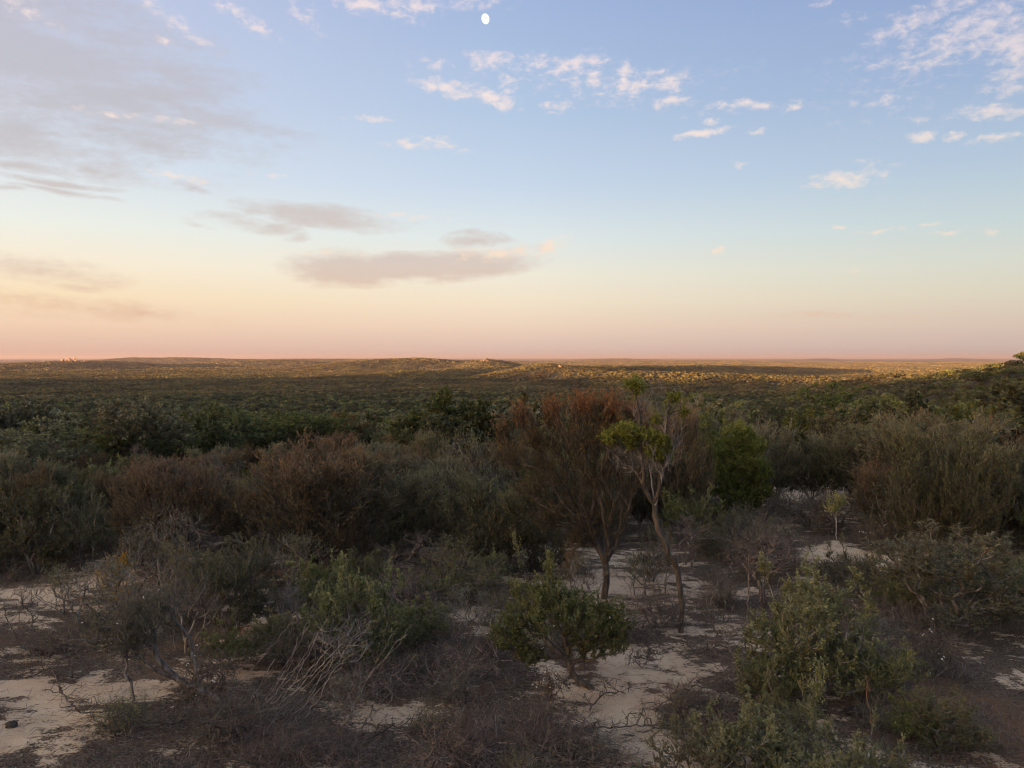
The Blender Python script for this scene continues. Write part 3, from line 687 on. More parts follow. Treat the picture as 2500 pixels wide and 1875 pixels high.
for (a, b) in [((1548,950),(1565,925)),((1555,1010),(1520,960)),((1555,1010),(1585,950)),((1580,985),(1590,940)),((1580,985),(1560,955)),((1640,960),(1655,925)),((1632,990),(1665,950)),((1632,990),(1610,940)),((1660,1040),(1690,975)),((1660,1040),(1672,960)),((1625,1040),(1600,975)),((1510,1080),(1475,1095)),((1690,975),(1700,950)),((1610,940),(1605,920))]:
    A = []; B = []; R = []; s = Y/F; p0 = np.array([(a[0]-1662)*s, 0, (1545-a[1])*s]); p1 = np.array([(b[0]-1662)*s, rng.normal(0, .1), (1545-b[1])*s])
    prev = p0
    for k in range(1, 6):
        q = p0+(p1-p0)*k/5+rng.normal(0, .02, 3); A.append(prev); B.append(q); R.append(.009*(1.1-k/6)); prev = q
        c = q+rng.normal(0, .12, 3)+np.array([0, 0, .1]); A.append(q); B.append(c); R.append(.004)
    v, q = prisms(np.array(A), np.array(B), np.array(R)); obj('dead_branch', mesh_from('dead', v, q, [BARKM]), e)
# leaning leafy bush front centre
hero('leaning_bush', (1448,1682), [[(1448,1682),(1405,1652,.05),(1385,1610,.05),(1382,1570)],[(1385,1610),(1340,1560,-.1),(1300,1530,-.1)],[(1382,1570),(1410,1530,.1),(1430,1500,.2)],[(1382,1570),(1370,1520,-.2),(1350,1490,-.3)],[(1382,1570),(1450,1545,-.1),(1480,1520,-.2)]],
  [((1260,1515),66,50,.45,120),((1340,1480),84,54,.7,180),((1420,1490),74,60,.6,160),((1495,1500),56,46,.4,110),((1330,1425),55,26,.4,60),((1225,1550),40,38,.3,50),((1430,1575),60,30,.3,60),((1290,1590),46,26,.3,46),((1500,1560),40,30,.3,46),((1335,1370),14,40,.1,18),((1260,1430),16,36,.1,16)],
  dict(bf=.3, step=.1, jit=.018, r0=.0035, pe=.46, rmax=.05, twigs=3, tl=.09, ta=.9, tb=.14, nl=13, ll=.036, lw=.015, ls=.75, la=.10, lift=.5, t0=.25, t1=.5, z0=.6, flowers=10),
  BARK, L_OLIVE, 'leafy green bush on a dark leaning trunk at the middle of the sand', 'bush', None, 103)
# brown broom tree on the left with its dark trunk and pale dead branches
hero('broom_tree', (462,1402), [[(462,1402),(450,1370),(452,1340)],[(452,1340),(430,1310,-.1),(400,1300,-.2)],[(452,1340),(460,1290),(500,1270)],[(452,1340),(445,1290,.2),(420,1250,.3)],[(460,1290),(540,1290,-.1),(560,1280,-.1)]],
  [((420,1170),95,50,1.,240),((330,1200),70,55,.8,150),((500,1190),90,60,.9,210),((430,1240),140,50,1.,240),((550,1250),50,50,.6,90),((380,1140),60,18,.6,80),((290,1260),40,40,.5,60)],
  dict(bf=.45, step=.18, jit=.03, r0=.0034, pe=.46, rmax=.09, shell=.5, twigs=5, tl=.24, ta=.4, tb=.3, nl=8, ll=.05, lw=.011, ls=.4, la=.22, lift=.7, t0=.15, t1=.75, tp=1.3, z0=.6, curve=.4),
  BARK, L_BROWN, 'brown broom-like tree on a short black trunk behind the left sand patch', 'tree', None, 104)
X, Y, Z = gp(430, 1385); s = Y/F
pl = make_plant(105, [[(0,0,0),(-.05,0,.35),(-.02,0,.7)],[(-.02,0,.7),(.15,-.1,1.),(.4,-.1,1.3)],[(-.02,0,.7),(-.12,-.1,1.1),(-.1,-.1,1.5)]],
   [((.35,-.1,1.65),(.5,.3,.4),34),((-.25,-.1,1.6),(.35,.3,.4),22)], dict(bf=.2, step=.12, jit=.02, r0=.0045, pe=.5, rmax=.03, twigs=2, tl=.2, ta=.5), BARKP, None, 4)
place(pl, 'dead_branch', X, Y-.9, Z+.0, 0, 1.0, 'pale leafless branches standing in front of the left brown broom tree', 'dead shrub', wname='branches')
# dense bright green tree right of the middle
hero('green_tree', (1815,1285), [[(1815,1285),(1812,1230),(1810,1160)]],
  [((1800,1055),42,26,.5,90),((1770,1090),36,24,.5,70),((1835,1085),40,26,.5,80),((1810,1130),60,30,.7,130),((1770,1160),50,30,.6,100),((1850,1150),36,30,.5,80),((1800,1200),62,34,.7,130),((1850,1205),36,30,.4,70),((1790,1240),55,22,.5,70)],
  dict(bf=.3, step=.2, jit=.03, r0=.0045, pe=.45, rmax=.07, twigs=5, tl=.14, ta=.9, tb=.16, nl=12, ll=.055, lw=.024, ls=.8, la=.11, lift=.5, t0=.05, t1=.7, tp=1., z0=.2, shell=.3),
  BARK, L_TUFT, 'dense bright green bushy tree with foliage down to the ground', 'tree', None, 106)
# fallen fan of pale dead stalks
for i, (bx_, by_, tx, ty, n, w_, lab) in enumerate([(670,1760,880,1520,66,1.9,'pale dead stalks leaning right in a long loose fan'),(1905,1700,1730,1520,34,.9,'grey dead branches fanning left beside the right-hand bushes')]):
    X, Y, Z = gp(bx_, by_); s = Y/F; rng = np.random.default_rng(200+i); tx_, tz_ = (tx-bx_)*s, (by_-ty)*s; tr = []
    for k in range(n//3):
        x0 = rng.normal(.1, .28*w_); y0 = rng.normal(0, .15); g = .55+.55*rng.random()
        e2 = (x0+tx_*g*(.6+.7*rng.random()), y0+rng.normal(0, .3), tz_*g); mid = ((x0+e2[0])/2-.04, (y0+e2[1])/2+rng.normal(0, .05), e2[2]*.42)
        tr.append([(x0, y0, 0), mid, e2])
    pl = make_plant(210+i, tr, [((tx_*.8, 0, tz_*.85), (.5, .35, .32), n)], dict(bf=.1, step=.1, jit=.02, r0=.0034, pe=.42, rmax=.009, twigs=3, tl=.22, ta=.5, tb=.2, lift=.3, down=2.), (BARKM, BARKG)[i], None, 4)
    place(pl, 'dead_shrub', X, Y, Z, 0, 1, lab, 'dead shrub', wname='branches'); USED.append((X, Y, .8))
# leaning trunk with a twiggy crown, and the thin sinuous sapling, left front
hero('leaning_shrub', (560,1720), [[(560,1720),(490,1680),(430,1650),(380,1600)],[(430,1650),(380,1620,-.1),(340,1590,-.1)],[(380,1600),(370,1540,.1),(350,1500,.1)],[(490,1680),(470,1620,.1),(450,1560,.2)]],
  [((320,1480),90,70,.6,170),((230,1520),70,50,.5,100),((400,1470),60,60,.5,110),((330,1560),110,35,.5,120)],
  dict(bf=.25, step=.11, jit=.025, r0=.0034, pe=.45, rmax=.045, shell=.6, twigs=4, tl=.18, ta=.8, tb=.2, nl=4, ll=.03, lw=.010, ls=.8, la=.15, lift=.4, t0=.2, t1=.5, z0=.5, flowers=10),
  BARKG, L_GREYG, 'wiry grey shrub on a trunk leaning left across the sand', 'shrub', None, 107)
hero('sapling', (318,1722), [[(318,1722),(325,1690),(322,1660),(305,1635),(312,1590),(318,1560)]], [((318,1520),60,45,.3,60),((290,1560),40,25,.25,25)],
  dict(bf=.2, step=.08, jit=.018, r0=.0034, pe=.4, rmax=.022, twigs=4, tl=.15, ta=.8, nl=4, ll=.03, lw=.01, lift=.4, t0=.2, t1=.5), BARKG, L_GREYG,
  'thin sapling with a wavy stem standing in the left sand', 'sapling', None, 108)
hero('sapling', (2043,1322), [[(2043,1322),(2041,1280),(2040,1240)],[(2040,1240),(2020,1205,.0),(2018,1190)],[(2040,1240),(2052,1210),(2058,1185)]], [((2035,1225),24,26,.2,22),((2052,1215),16,18,.15,14)],
  dict(bf=.3, step=.1, jit=.01, r0=.005, pe=.3, rmax=.018, twigs=2, tl=.12, ta=.5, nl=8, ll=.07, lw=.03, ls=.7, lift=.9, t0=.5, t1=.3), BARKP, L_PALE,
  'slender pale yellow-green sapling in front of the dark bushes', 'sapling', None, 109)
hero('yellow_herb', (285,1490), [[(285,1490),(283,1440),(290,1400)],[(283,1440),(260,1410),(250,1385)],[(285,1490),(310,1450),(312,1420)]], [((285,1380),26,34,.2,30),((255,1410),22,30,.15,22),((305,1370),10,30,.1,14),((290,1440),40,25,.2,20)],
  dict(bf=.2, step=.08, jit=.012, r0=.0035, pe=.35, rmax=.012, twigs=2, tl=.1, ta=.5, nl=8, ll=.04, lw=.018, ls=.6, lift=1., t0=.3, t1=.5, z0=.0), BARKG, L_YELLOW,
  'yellow-leaved herb with upright spikes on the left sand', 'herb', None, 110, 'stems', 'leaves')
hero('red_shrub', (1395,1440), [[(1395,1440),(1393,1400),(1397,1370)]], [((1395,1370),22,40,.2,60)],
  dict(bf=.2, step=.1, jit=.012, r0=.0035, pe=.35, rmax=.012, twigs=3, tl=.12, ta=.5, nl=8, ll=.035, lw=.012, ls=.6, lift=1., t0=.5, t1=.5), BARKR, L_BROWN,
  'small upright red-brown shrub behind the leaning green bush', 'shrub', None, 111, 'stems', 'leaves')
for i, (b, t_, lab) in enumerate([((1290,1440),(1252,1292),'left one of the two pale green shoot columns behind the leaning bush'),((1342,1450),(1336,1345),'right one of the two pale green shoot columns behind the leaning bush'),
     ((2010,1660),(2040,1440),'tall thin straw-yellow shoot standing in the right-hand bushes'),((1965,1850),(2000,1600),'upright olive shoot column at the foot of the right-hand bushes'),((2130,1880),(2110,1630),'reddish bare stem with a pale tip between the low right bushes')]):
    bx_, by_ = b; tx, ty = t_; lp = (L_PALE, L_PALE, L_PALE, L_OLIVE, None)[i]
    hero('shoot', b, [[b, ((bx_*.5+tx*.5)+4, (by_+ty)/2), t_]], [((bx_+(tx-bx_)*f, by_+(ty-by_)*f), 11, 16, .07, 9) for f in ((.5, .62, .75, .87, .97) if i < 4 else (.85, .95))],
      dict(bf=.1, step=.08, jit=.01, r0=.003, pe=.3, rmax=.010, twigs=1, tl=.05, ta=.5, nl=9, ll=.035, lw=.016, ls=.6, lift=1.5, t0=.3, t1=.5, z0=.2), BARKR if i == 4 else BARKG, lp, lab, 'shoot', None, 120+i, 'stem', 'leaves', 4)
hero('purple_herb', (1345,1742), [[(1345,1742),(1340,1710),(1345,1670)],[(1340,1710),(1320,1680),(1312,1650)],[(1340,1710),(1365,1680),(1372,1650)]], [((1340,1660),36,36,.2,50)],
  dict(bf=.15, step=.07, jit=.012, r0=.003, pe=.35, rmax=.012, twigs=3, tl=.07, ta=.8, nl=5, ll=.028, lw=.013, ls=.8, lift=.8, t0=.2, t1=.3, flowers=12), TWIG, L_DARK,
  'small dark purplish herb standing before the leaning trunk', 'herb', None, 112, 'stems', 'leaves')
hero('dark_sprig', (1568,1632), [[(1568,1632),(1552,1610),(1520,1588)],[(1568,1632),(1580,1600),(1590,1580)]], [((1570,1590),50,22,.3,45)],
  dict(bf=.15, step=.07, jit=.012, r0=.003, pe=.38, rmax=.012, twigs=3, tl=.1, ta=.8, nl=3, ll=.022, lw=.01, ls=.8, lift=.8, t0=.1, t1=.3), TWIG, L_DARK,
  'low dark sprig on bare sand right of the leaning bush', 'shrub', None, 113, 'stems', 'leaves')
for i, (b, pts, lab) in enumerate([((1738,1610),[(1738,1610),(1735,1575),(1752,1540),(1738,1510),(1728,1480),(1722,1440)],'bent black stem on the sand right of the tufted tree'),
      ((1825,1600),[(1825,1600),(1818,1560),(1822,1490),(1826,1400),(1824,1320)],'straight thin dark stem left of the big right bush')]):
    hero('bare_sapling', b, [pts], [((pts[-1][0], pts[-1][1]+20), 36, 55, .25, 34)], dict(bf=.25, step=.09, jit=.014, r0=.0034, pe=.38, rmax=.026, twigs=3, tl=.16, ta=.6, lift=.5), TWIG, None, lab, 'sapling', None, 130+i, 'branches', None, 5)
# bare fallen branches curving over the sand
for i, (pts, lab) in enumerate([([(1330,1765),(1370,1790),(1450,1800),(1540,1790),(1620,1775)],'long dark fallen branch curving below the pink sand patch'),
      ([(1440,1740),(1460,1725),(1480,1710),(1520,1695)],'short crooked fallen branch at the edge of the pink sand patch'),
      ([(130,1640),(150,1710),(190,1755),(250,1745)],'dark curved root-like branch lying on the left sand'),
      ([(340,1780),(410,1785),(480,1765),(540,1750)],'low fallen branch in front of the leaning wiry shrub'),
      ([(1120,1680),(1155,1720),(1165,1750)],'arched fallen branch in the dark brush at lower middle'),
      ([(930,1700),(990,1672),(1060,1690),(1130,1740)],'dark arching fallen limb in the brush left of the arched branch'),
      ([(880,1820),(960,1790),(1040,1800),(1120,1840)],'curved fallen limb in the bottom middle brush'),
      ([(1180,1800),(1260,1770),(1330,1790)],'dark fallen limb beneath the leaning green bush shadow'),
      ([(1700,1850),(1640,1800),(1560,1790)],'thin fallen limb left of the bottom-edge bushes'),
      ([(60,1660),(120,1650),(180,1660)],'thin dark stick lying across the far left sand'),
      ([(1640,1700),(1700,1690),(1760,1705),(1800,1690)],'dark limb lying across the sand under the dead fan'),
      ([(1700,1600),(1760,1592),(1800,1600)],'thin fallen stick on the sand before the grey dead branches')]):
    P0 = [np.array(gp(*q)) for q in pts]; c = P0[0]; tl_ = [tuple(q-c+np.array([0, 0, .03+.09*math.sin(math.pi*k/(len(P0)-1))])) for k, q in enumerate(P0)]
    pl = make_plant(140+i, [tl_], [(tuple((np.array(tl_[k])+np.array([0, 0, .1]))), (.35, .3, .12), 12) for k in range(1, len(tl_))], dict(bf=.1, step=.08, jit=.02, r0=.004, pe=.32, rmax=.028, twigs=2, tl=.14, ta=.9, minz=-5, down=0., rootz=-5), BARK, None, 5)
    place(pl, 'fallen_branch', c[0], c[1], c[2]+.03, 0, 1, lab, 'branch', 'fallen branches on the sand', 'branches')
# dark scorched stumps
for i, (px, py, w_, h_, lab) in enumerate([(28,1775,.15,.10,'round black charred stump on the sand at far left'),(2085,1742,.30,.11,'black charred log between the low right bushes'),(1965,1780,.25,.12,'smaller black charred log near the bottom right bushes')]):
    X, Y, Z = gp(px, py); bm = bmesh.new(); bmesh.ops.create_icosphere(bm, subdivisions=3, radius=1); V0 = np.array([v.co[:] for v in bm.verts])
    dsp = 1+.3*fbm(V0[:, 0]*2+i*7, V0[:, 1]*2+V0[:, 2]*1.7, 77, 3)
    for v, k in zip(bm.verts, dsp): v.co = Vector((v.co.x*w_/2*k, v.co.y*w_*.4*k, v.co.z*h_/2*k))
    me = bpy.data.meshes.new('stump'); bm.to_mesh(me); bm.free(); me.materials.append(flat_mat('charred_wood', (.028,.022,.019)))
    o = obj('charred_stump', me); o.location = (X, Y, Z+h_*.3); tag(o, lab, 'stump')
# ---- bushes fitted from the common kinds: (kind, variant, base px, top py, width px, turn, label, category)
def fit(kind, var, b, top, wpx, rot, label, cat, name=None, group=None, hf=1., mat=None):
    pl = K[kind][var]; X, Y, Z = gp(*b); s = Y/F
    xs = pl.A[:, 0]; W0 = np.percentile(xs, 98)-np.percentile(xs, 2)+.15; H0 = pl.A[:, 2].max()
    sx = wpx*s/W0; sz = (b[1]-top)*s*hf/H0
    sx = min(sx, 2.6*sz); USED.append((X, Y, wpx*s*.33)); MARKS.append((label, X, Y, Z, (b[1]-top)*s))
    return place(pl, name or {'leafy':'leafy_bush','broom':'broom_shrub','cushion':'green_tree','brush':'twig_heap','low':'low_shrub','bare':'bare_shrub','silver':'silver_tree','tree':'scrub_tree'}[kind],
       X, Y, Z, rot, sx, label, cat, group, 'trunk' if kind in ('cushion','tree','silver') else 'stems', 'crown' if kind in ('cushion','tree','silver') else 'foliage', sz)
FIT = [
 ('leafy',0,(1975,1700),1345,330,.3,'large dense green bush, left of the two big bushes on the right','bush'),
 ('leafy',2,(2310,1545),1255,360,1.2,'broad grey-green bush reaching the right edge beyond the reddish litter','bush'),
 ('leafy',1,(2460,1500),1330,200,2.2,'green bush cut off by the right edge, touching the broad grey-green one','bush'),
 ('leafy',1,(2150,1715),1548,180,2.0,'rounded green bush low at right, in front of the large dense bush','bush'),
 ('leafy',0,(1810,1925),1690,250,3.1,'green bush cut by the bottom edge, left of its two neighbours','bush'),
 ('leafy',3,(2080,1950),1745,270,4.0,'green bush at the bottom edge, the middle and widest of the low ones','bush'),
 ('leafy',2,(2290,1830),1660,190,.9,'thin olive bush on the reddish litter at lower right','bush'),
 ('leafy',3,(1900,1830),1640,190,5.0,'loose olive bush between the bottom-edge bushes and the dead fan','bush'),
 ('leafy',0,(870,1640),1345,230,.0,'upright green bush behind the pale dead stalks','bush'),
 ('leafy',1,(950,1600),1470,150,1.0,'lower green bush on the right flank of the upright green one','bush'),
 ('leafy',2,(560,1570),1300,150,2.4,'grey-green bush of tall sprays right of the black trunk','bush'),
 ('leafy',3,(665,1530),1400,130,3.3,'small green bush between the tall sprays and the upright green bush','bush'),
 ('leafy',3,(380,1400),1240,110,1.6,'grey-green leafy bush before the pale dead branches','bush'),
 ('leafy',2,(90,1400),1130,190,.5,'tall olive bush near the left edge','bush'),
 ('leafy',3,(205,1390),1175,130,1.5,'slender olive bush between the left-edge bush and the brown broom tree','bush'),
 ('low',1,(290,1790),1700,130,.4,'low green tuft at the foot of the wavy sapling','shrub'),
 ('low',2,(510,1690),1590,190,2.0,'rusty low shrub dotted with tiny white flowers','shrub'),
 ('low',2,(2300,1655),1540,150,1.0,'dark flowering shrub with pale dots beside the reddish litter','shrub'),
 ('low',0,(1660,1760),1680,80,1.0,'small yellow-green seedling below the grey dead branches','shrub'),
 ('brush',0,(1010,1500),1400,260,.3,'dark twig heap in the hollow behind the upright green bush','twig heap'),
 ('brush',1,(1130,1660),1575,330,1.3,'long dark twig heap across the lower middle','twig heap'),
 ('brush',0,(900,1690),1610,240,2.3,'dark twig heap right under the pale stalks','twig heap'),
 ('brush',1,(1130,1860),1740,300,.9,'nearest grey twig heap at the bottom middle','twig heap'),
 ('brush',2,(560,1800),1680,230,1.9,'blue-grey twig heap at the foot of the pale stalks','twig heap'),
 ('brush',0,(1610,1530),1440,190,.0,'dark twig heap left of the tufted tree trunk','twig heap'),
 ('brush',2,(1430,1850),1780,260,2.9,'thin twig heap below the long curved branch','twig heap'),
 ('brush',2,(760,1660),1520,200,.6,'purple-grey twig heap behind the pale stalks','twig heap'),
 ('brush',1,(1760,1850),1760,200,4.,'dark twig heap left of the bottom-edge bushes','twig heap'),
 ('brush',0,(2240,1560),1480,220,5.,'dark twig heap under the broad grey-green bush','twig heap'),
 ('brush',0,(470,1520),1415,150,2.,'tangled twig heap at the foot of the black trunk','twig heap'),
 ('brush',1,(820,1860),1790,220,5.4,'straw and twig heap at the bottom left of the middle','twig heap'),
 ('broom',0,(770,1400),1085,360,.7,'wide brown broom shrub left of the middle','shrub'),
 ('broom',1,(590,1330),1190,170,2.7,'brown broom shrub tucked between the two left brown ones','shrub'),
 ('broom',2,(1210,1400),1150,220,1.1,'olive-brown broom shrub left of the rust-tipped one','shrub'),
 ('broom',3,(1020,1360),1150,240,3.3,'grey-green broom shrub in the middle behind a sand streak','shrub'),
 ('low',0,(900,1400),1310,130,2.,'low grey shrub before the wide brown broom','shrub'),
 ('low',1,(1110,1460),1340,150,3.,'low green shrub behind the dark twig heap','shrub'),
 ('low',1,(1190,1480),1380,120,5.,'low green shrub left of the leaning bush','shrub'),
 ('broom',1,(1640,1300),990,210,4.2,'brown broom shrub behind the tufted tree','shrub'),
 ('broom',2,(1560,1290),1080,160,5.2,'olive broom shrub between the rust-tipped and tufted trees','shrub'),
 ('cushion',0,(1730,1250),1010,120,.0,'yellow-green small tree just left of the dense bright green one','tree'),
 ('broom',3,(2130,1235),1040,280,1.9,'dark grey-olive broom shrub behind the pale sapling','shrub'),
 ('broom',2,(2290,1300),1010,360,2.9,'big dark broom shrub behind the broad grey-green bush','shrub'),
 ('broom',2,(2470,1330),1030,260,3.9,'dark olive-brown broom shrub at the right edge','shrub'),
 ('brush',2,(2000,1290),1200,260,1.,'dark twiggy thicket around the pale sapling','twig heap'),
 ('brush',2,(1860,1400),1270,190,1.6,'purple-grey twiggy shrub left behind the large dense bush','shrub'),
 ('leafy',3,(1760,1370),1270,110,2.6,'small grey-green bush in the sand right of the tufted tree','bush'),
 ('leafy',3,(2060,1450),1310,170,4.6,'grey-green bush behind the large dense one','bush'),
 ('leafy',1,(560,1640),1500,170,.7,'squat olive bush in front of the tall sprays','bush'),
 ('leafy',0,(1010,1570),1450,170,2.6,'olive bush right of the upright green one, over a dark twig heap','bush'),
 ('leafy',3,(1270,1540),1420,120,3.6,'small olive bush behind the left side of the leaning bush','bush'),
 ('leafy',2,(700,1620),1470,150,1.3,'grey-green bush beside the pale dead stalks on their left','bush'),
 ('leafy',2,(1120,1420),1280,130,4.1,'tall grey-green bush before the olive-brown broom','bush'),
 ('leafy',0,(960,1370),1240,150,3.1,'dark olive bush at the right foot of the wide brown broom','bush'),
 ('leafy',3,(1700,1990),1760,300,.4,'green bush cut by the bottom edge, leftmost of the low ones','bush'),
 ('leafy',1,(1960,1990),1750,320,1.4,'dense green bush at the bottom edge between its neighbours','bush'),
 ('leafy',0,(1880,1740),1560,170,2.4,'green bush at the left foot of the large dense bush','bush'),
 ('leafy',3,(2060,1660),1500,190,3.4,'olive bush between the large dense bush and the rounded low one','bush'),
 ('leafy',0,(2230,1800),1690,150,.5,'small dense olive bush on the reddish litter','bush'),
 ('bare',2,(420,1440),1250,190,.3,'half-bare grey shrub before the black-trunked brown broom','shrub'),
 ('bare',0,(60,1560),1420,140,2.2,'leafless grey shrub at the left edge','shrub'),
 ('bare',2,(860,1780),1640,190,2.7,'wiry grey shrub right of the pale dead stalks','shrub'),
 ('bare',2,(1410,1490),1350,130,.9,'half-bare grey shrub just left of the rust-tipped broom trunk','shrub'),
 ('bare',3,(1560,1470),1350,120,2.9,'half-bare olive shrub between the broom trunk and the tufted tree trunk','shrub'),
 ('leafy',3,(1590,1420),1290,110,4.9,'small olive bush behind the tufted tree trunk','bush'),
 ('bare',0,(1760,1520),1380,150,3.9,'leafless grey shrub right of the tufted tree trunk','shrub'),
 ('leafy',2,(1330,1400),1250,120,.9,'upright grey-green bush at the left foot of the rust-tipped broom','bush'),
 ('bare',1,(1680,1380),1250,130,1.9,'leafless dark shrub behind the tufted tree at its right','shrub'),
 ('brush',0,(1500,1560),1490,170,3.1,'dark twig heap on the sand between the leaning bush and the tufted tree','twig heap'),
 ('brush',1,(1700,1740),1675,260,.2,'long low twig heap across the sand before the dead fan','twig heap'),
 ('brush',1,(1330,1830),1720,260,2.2,'dark twig heap touching the nearest grey one on its right','twig heap'),
 ('brush',0,(680,1870),1790,260,3.7,'brown twig heap at the bottom left below the pale stalks','twig heap'),
 ('brush',2,(120,1600),1530,180,2.,'sparse twig heap on the far left sand','twig heap'),
 ('leafy',2,(480,1480),1310,140,.2,'olive bush right in front of the black trunk','bush'),
 ('leafy',0,(780,1500),1340,150,1.9,'dark green bush behind the upright green one','bush'),
 ('leafy',3,(610,1440),1290,120,4.4,'grey-green bush between the tall sprays and the wide brown broom','bush'),
 ('leafy',1,(900,1450),1330,130,5.4,'squat olive bush in the gap below the wide brown broom','bush'),
 ('bare',2,(330,1480),1290,170,1.9,'half-bare shrub behind the yellow herb','shrub'),
 ('bare',2,(240,1560),1360,230,.4,'tall loose grey shrub spreading over the left sand before the yellow herb','shrub'),
 ('bare',3,(150,1500),1380,120,2.4,'thin olive shrub on the left sand left of the yellow herb','shrub'),
 ('bare',2,(460,1600),1330,200,3.4,'tall wiry shrub between the leaning shrub and the tall sprays','shrub'),
 ('bare',0,(700,1560),1430,180,1.4,'leafless grey shrub left of the upright green bush','shrub'),
 ('bare',1,(1010,1440),1290,200,.7,'leafless purple-grey shrub in the middle before the grey-green broom','shrub'),
 ('bare',3,(720,1450),1290,170,5.1,'half-bare olive shrub under the wide brown broom','shrub'),
 ('bare',2,(1180,1400),1270,170,4.1,'half-bare grey shrub left of the rust-tipped broom trunk','shrub'),
 ('bare',0,(1620,1450),1300,110,2.,'small leafless shrub left of the tufted tree trunk','shrub'),
 ('bare',1,(1870,1480),1290,200,1.,'leafless dark shrub left of the large dense bush','shrub'),
 ('bare',2,(1130,1570),1430,150,2.2,'loose grey shrub left of the leaning green bush','shrub'),
 ('leafy',1,(1060,1480),1385,130,2.,'squat green bush among the leafless shrubs in the middle','bush'),
 ('leafy',0,(1190,1440),1330,110,3.,'narrow green bush left of the leafless shrubs by the broom trunk','bush'),
 ('leafy',3,(1690,1830),1740,110,2.,'little olive bush left of the bottom-edge bushes','bush'),
 ('leafy',1,(2370,1470),1340,190,.3,'olive bush behind the broad grey-green one near the right edge','bush'),
 ('leafy',0,(2190,1500),1350,170,.8,'olive bush joining the large dense bush to the broad grey-green one','bush'),
 ('bare',2,(2130,1620),1490,150,4.6,'grey twiggy shrub between the large right-hand bushes','shrub'),
 ('silver',0,(70,1225),1020,230,.0,'silver-leaved tree at the left edge behind the olive bush','tree'),
 ('cushion',1,(270,1180),1040,200,1.,'yellow-green tree with bare grey limbs right of the silver-leaved one','tree'),
 ('cushion',1,(620,1130),1000,200,2.,'dark green rounded tree standing above the wide brown broom','tree'),
 ('cushion',0,(750,1130),1005,190,3.,'dark green tree right of the rounded one above the brown broom','tree'),
 ('cushion',1,(445,1150),1045,190,4.,'mid green tree between the yellow-green and rounded trees','tree'),
 ('silver',0,(890,1110),1025,110,2.,'blue-green tree left of the rust-tipped broom top','tree'),
 ('cushion',1,(2030,1130),935,230,5.,'tall green tree rising into the sunlit strip at right','tree'),
 ('cushion',2,(1900,1130),985,150,1.5,'green tree with bare limbs left of the tall green one','tree'),
 ('cushion',0,(2200,1060),985,170,2.,'dark green tree right of the tall green one','tree'),
 ('cushion',0,(2420,1080),925,230,3.1,'bright green tree near the right edge of the skyline','tree'),
 ('cushion',0,(1690,1080),960,110,5.,'light green tree behind the dead tops of the tufted tree','tree'),
]
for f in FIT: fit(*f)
CLEAR = [(gp(px, py), r) for px, py, r in [(1570,1480,1.),(1500,1600,.8),(1700,1640,1.6),(1830,1560,1.),(1480,1760,1.2),(110,1450,1.6),(100,1640,2.),(200,1810,1.6),(640,1510,.6),(1950,1212,1.6),(2040,1362,1.),(2400,1650,2.),(2400,1800,1.2),(1500,1370,1.6),(1010,1350,.8),(1640,1440,.8),(1330,1640,.5),(850,1200,.1)]]
PROT = [(1850,1178,2070,1228,30.),(1500,1290,1700,1440,18.),(2000,1340,2090,1380,20.)]
for lab_, X, Y, Z, h_ in MARKS:
    a_, b_ = scr(X, Y, Z+h_*.5); k_ = F/Y*h_*.5; PROT.append((a_-k_*.8, b_-k_, a_+k_*.8, b_+k_*.6, Y))
def hides(x, y, w, h):
    px, py = scr(x, y, T1(x, y)); k_ = F/y; x0, x1, y0, y1 = px-w*k_*.5, px+w*k_*.5, py-h*k_, py
    for a_, b_, c_, d_, Y in PROT:
        if Y > y+.3:
            ow, oh = min(x1, c_)-max(x0, a_), min(y1, d_)-max(y0, b_)
            if ow > 0 and oh > 0 and ow*oh > .22*(c_-a_)*(d_-b_): return True
    return False
def free(x, y, r):
    for a, b, q in USED:
        if (x-a)**2+(y-b)**2 < (q+r*.45)**2: return False
    for (p_, q) in CLEAR:
        if (x-p_[0])**2+(y-p_[1])**2 < (q+r*.3)**2: return False
    return True
# ---- low shrubs and twig heaps scattered over the clearing
FILL = []
rng = np.random.default_rng(5); cnt = 0
zone = lambda x, y: 'left' if x/y < -.22 else ('right' if x/y > .2 else 'middle')
for _ in range(9000):
    if cnt >= 330: break
    y = 9.+rng.random()**1.0*21; x = (rng.random()*1.5-.75)*y
    if not free(x, y, .3) or hides(x, y, .9, .5): continue
    if float(ground_sand(np.array([x]), np.array([y]))[0]) > .25+.35*rng.random(): continue
    cnt += 1; far_ = y > 19
    kind = 'low' if rng.random() < (.8 if far_ else .55) else 'brush'; var = int(rng.integers(3)); sc = (.45+.5*rng.random())*(1.25 if far_ else .75)
    nm = 'low_shrub' if kind == 'low' else 'twig_heap'
    adj = {('low',0):'grey-green',('low',1):'olive leafy',('low',2):'brown flowering',('brush',0):'dark leafless',('brush',1):'wide dark leafless',('brush',2):'sparse half-leafless'}[(kind, var)]
    where = 'dense scrub beyond the sand' if far_ else 'litter and sand of the clearing'
    zn = {'left':'left','middle':'central','right':'right-hand'}[zone(x, y)]
    lab = ('small %s undershrub scattered in the %s %s' if kind == 'low' else 'small %s twig clump scattered in the %s %s') % (adj, zn, where)
    FILL.append([('small %s '+('undershrub' if kind == 'low' else 'twig clump')) % adj, None]); FILL[-1][1] = place(K[kind][var], nm, x, y, T1(x, y), rng.random()*6.28, sc, lab, 'shrub' if kind == 'low' else 'twig heap', ('undershrubs' if kind == 'low' else 'twig clumps')+' in the '+zn+' '+where, 'stems', 'foliage', sc*(.8+.4*rng.random()))
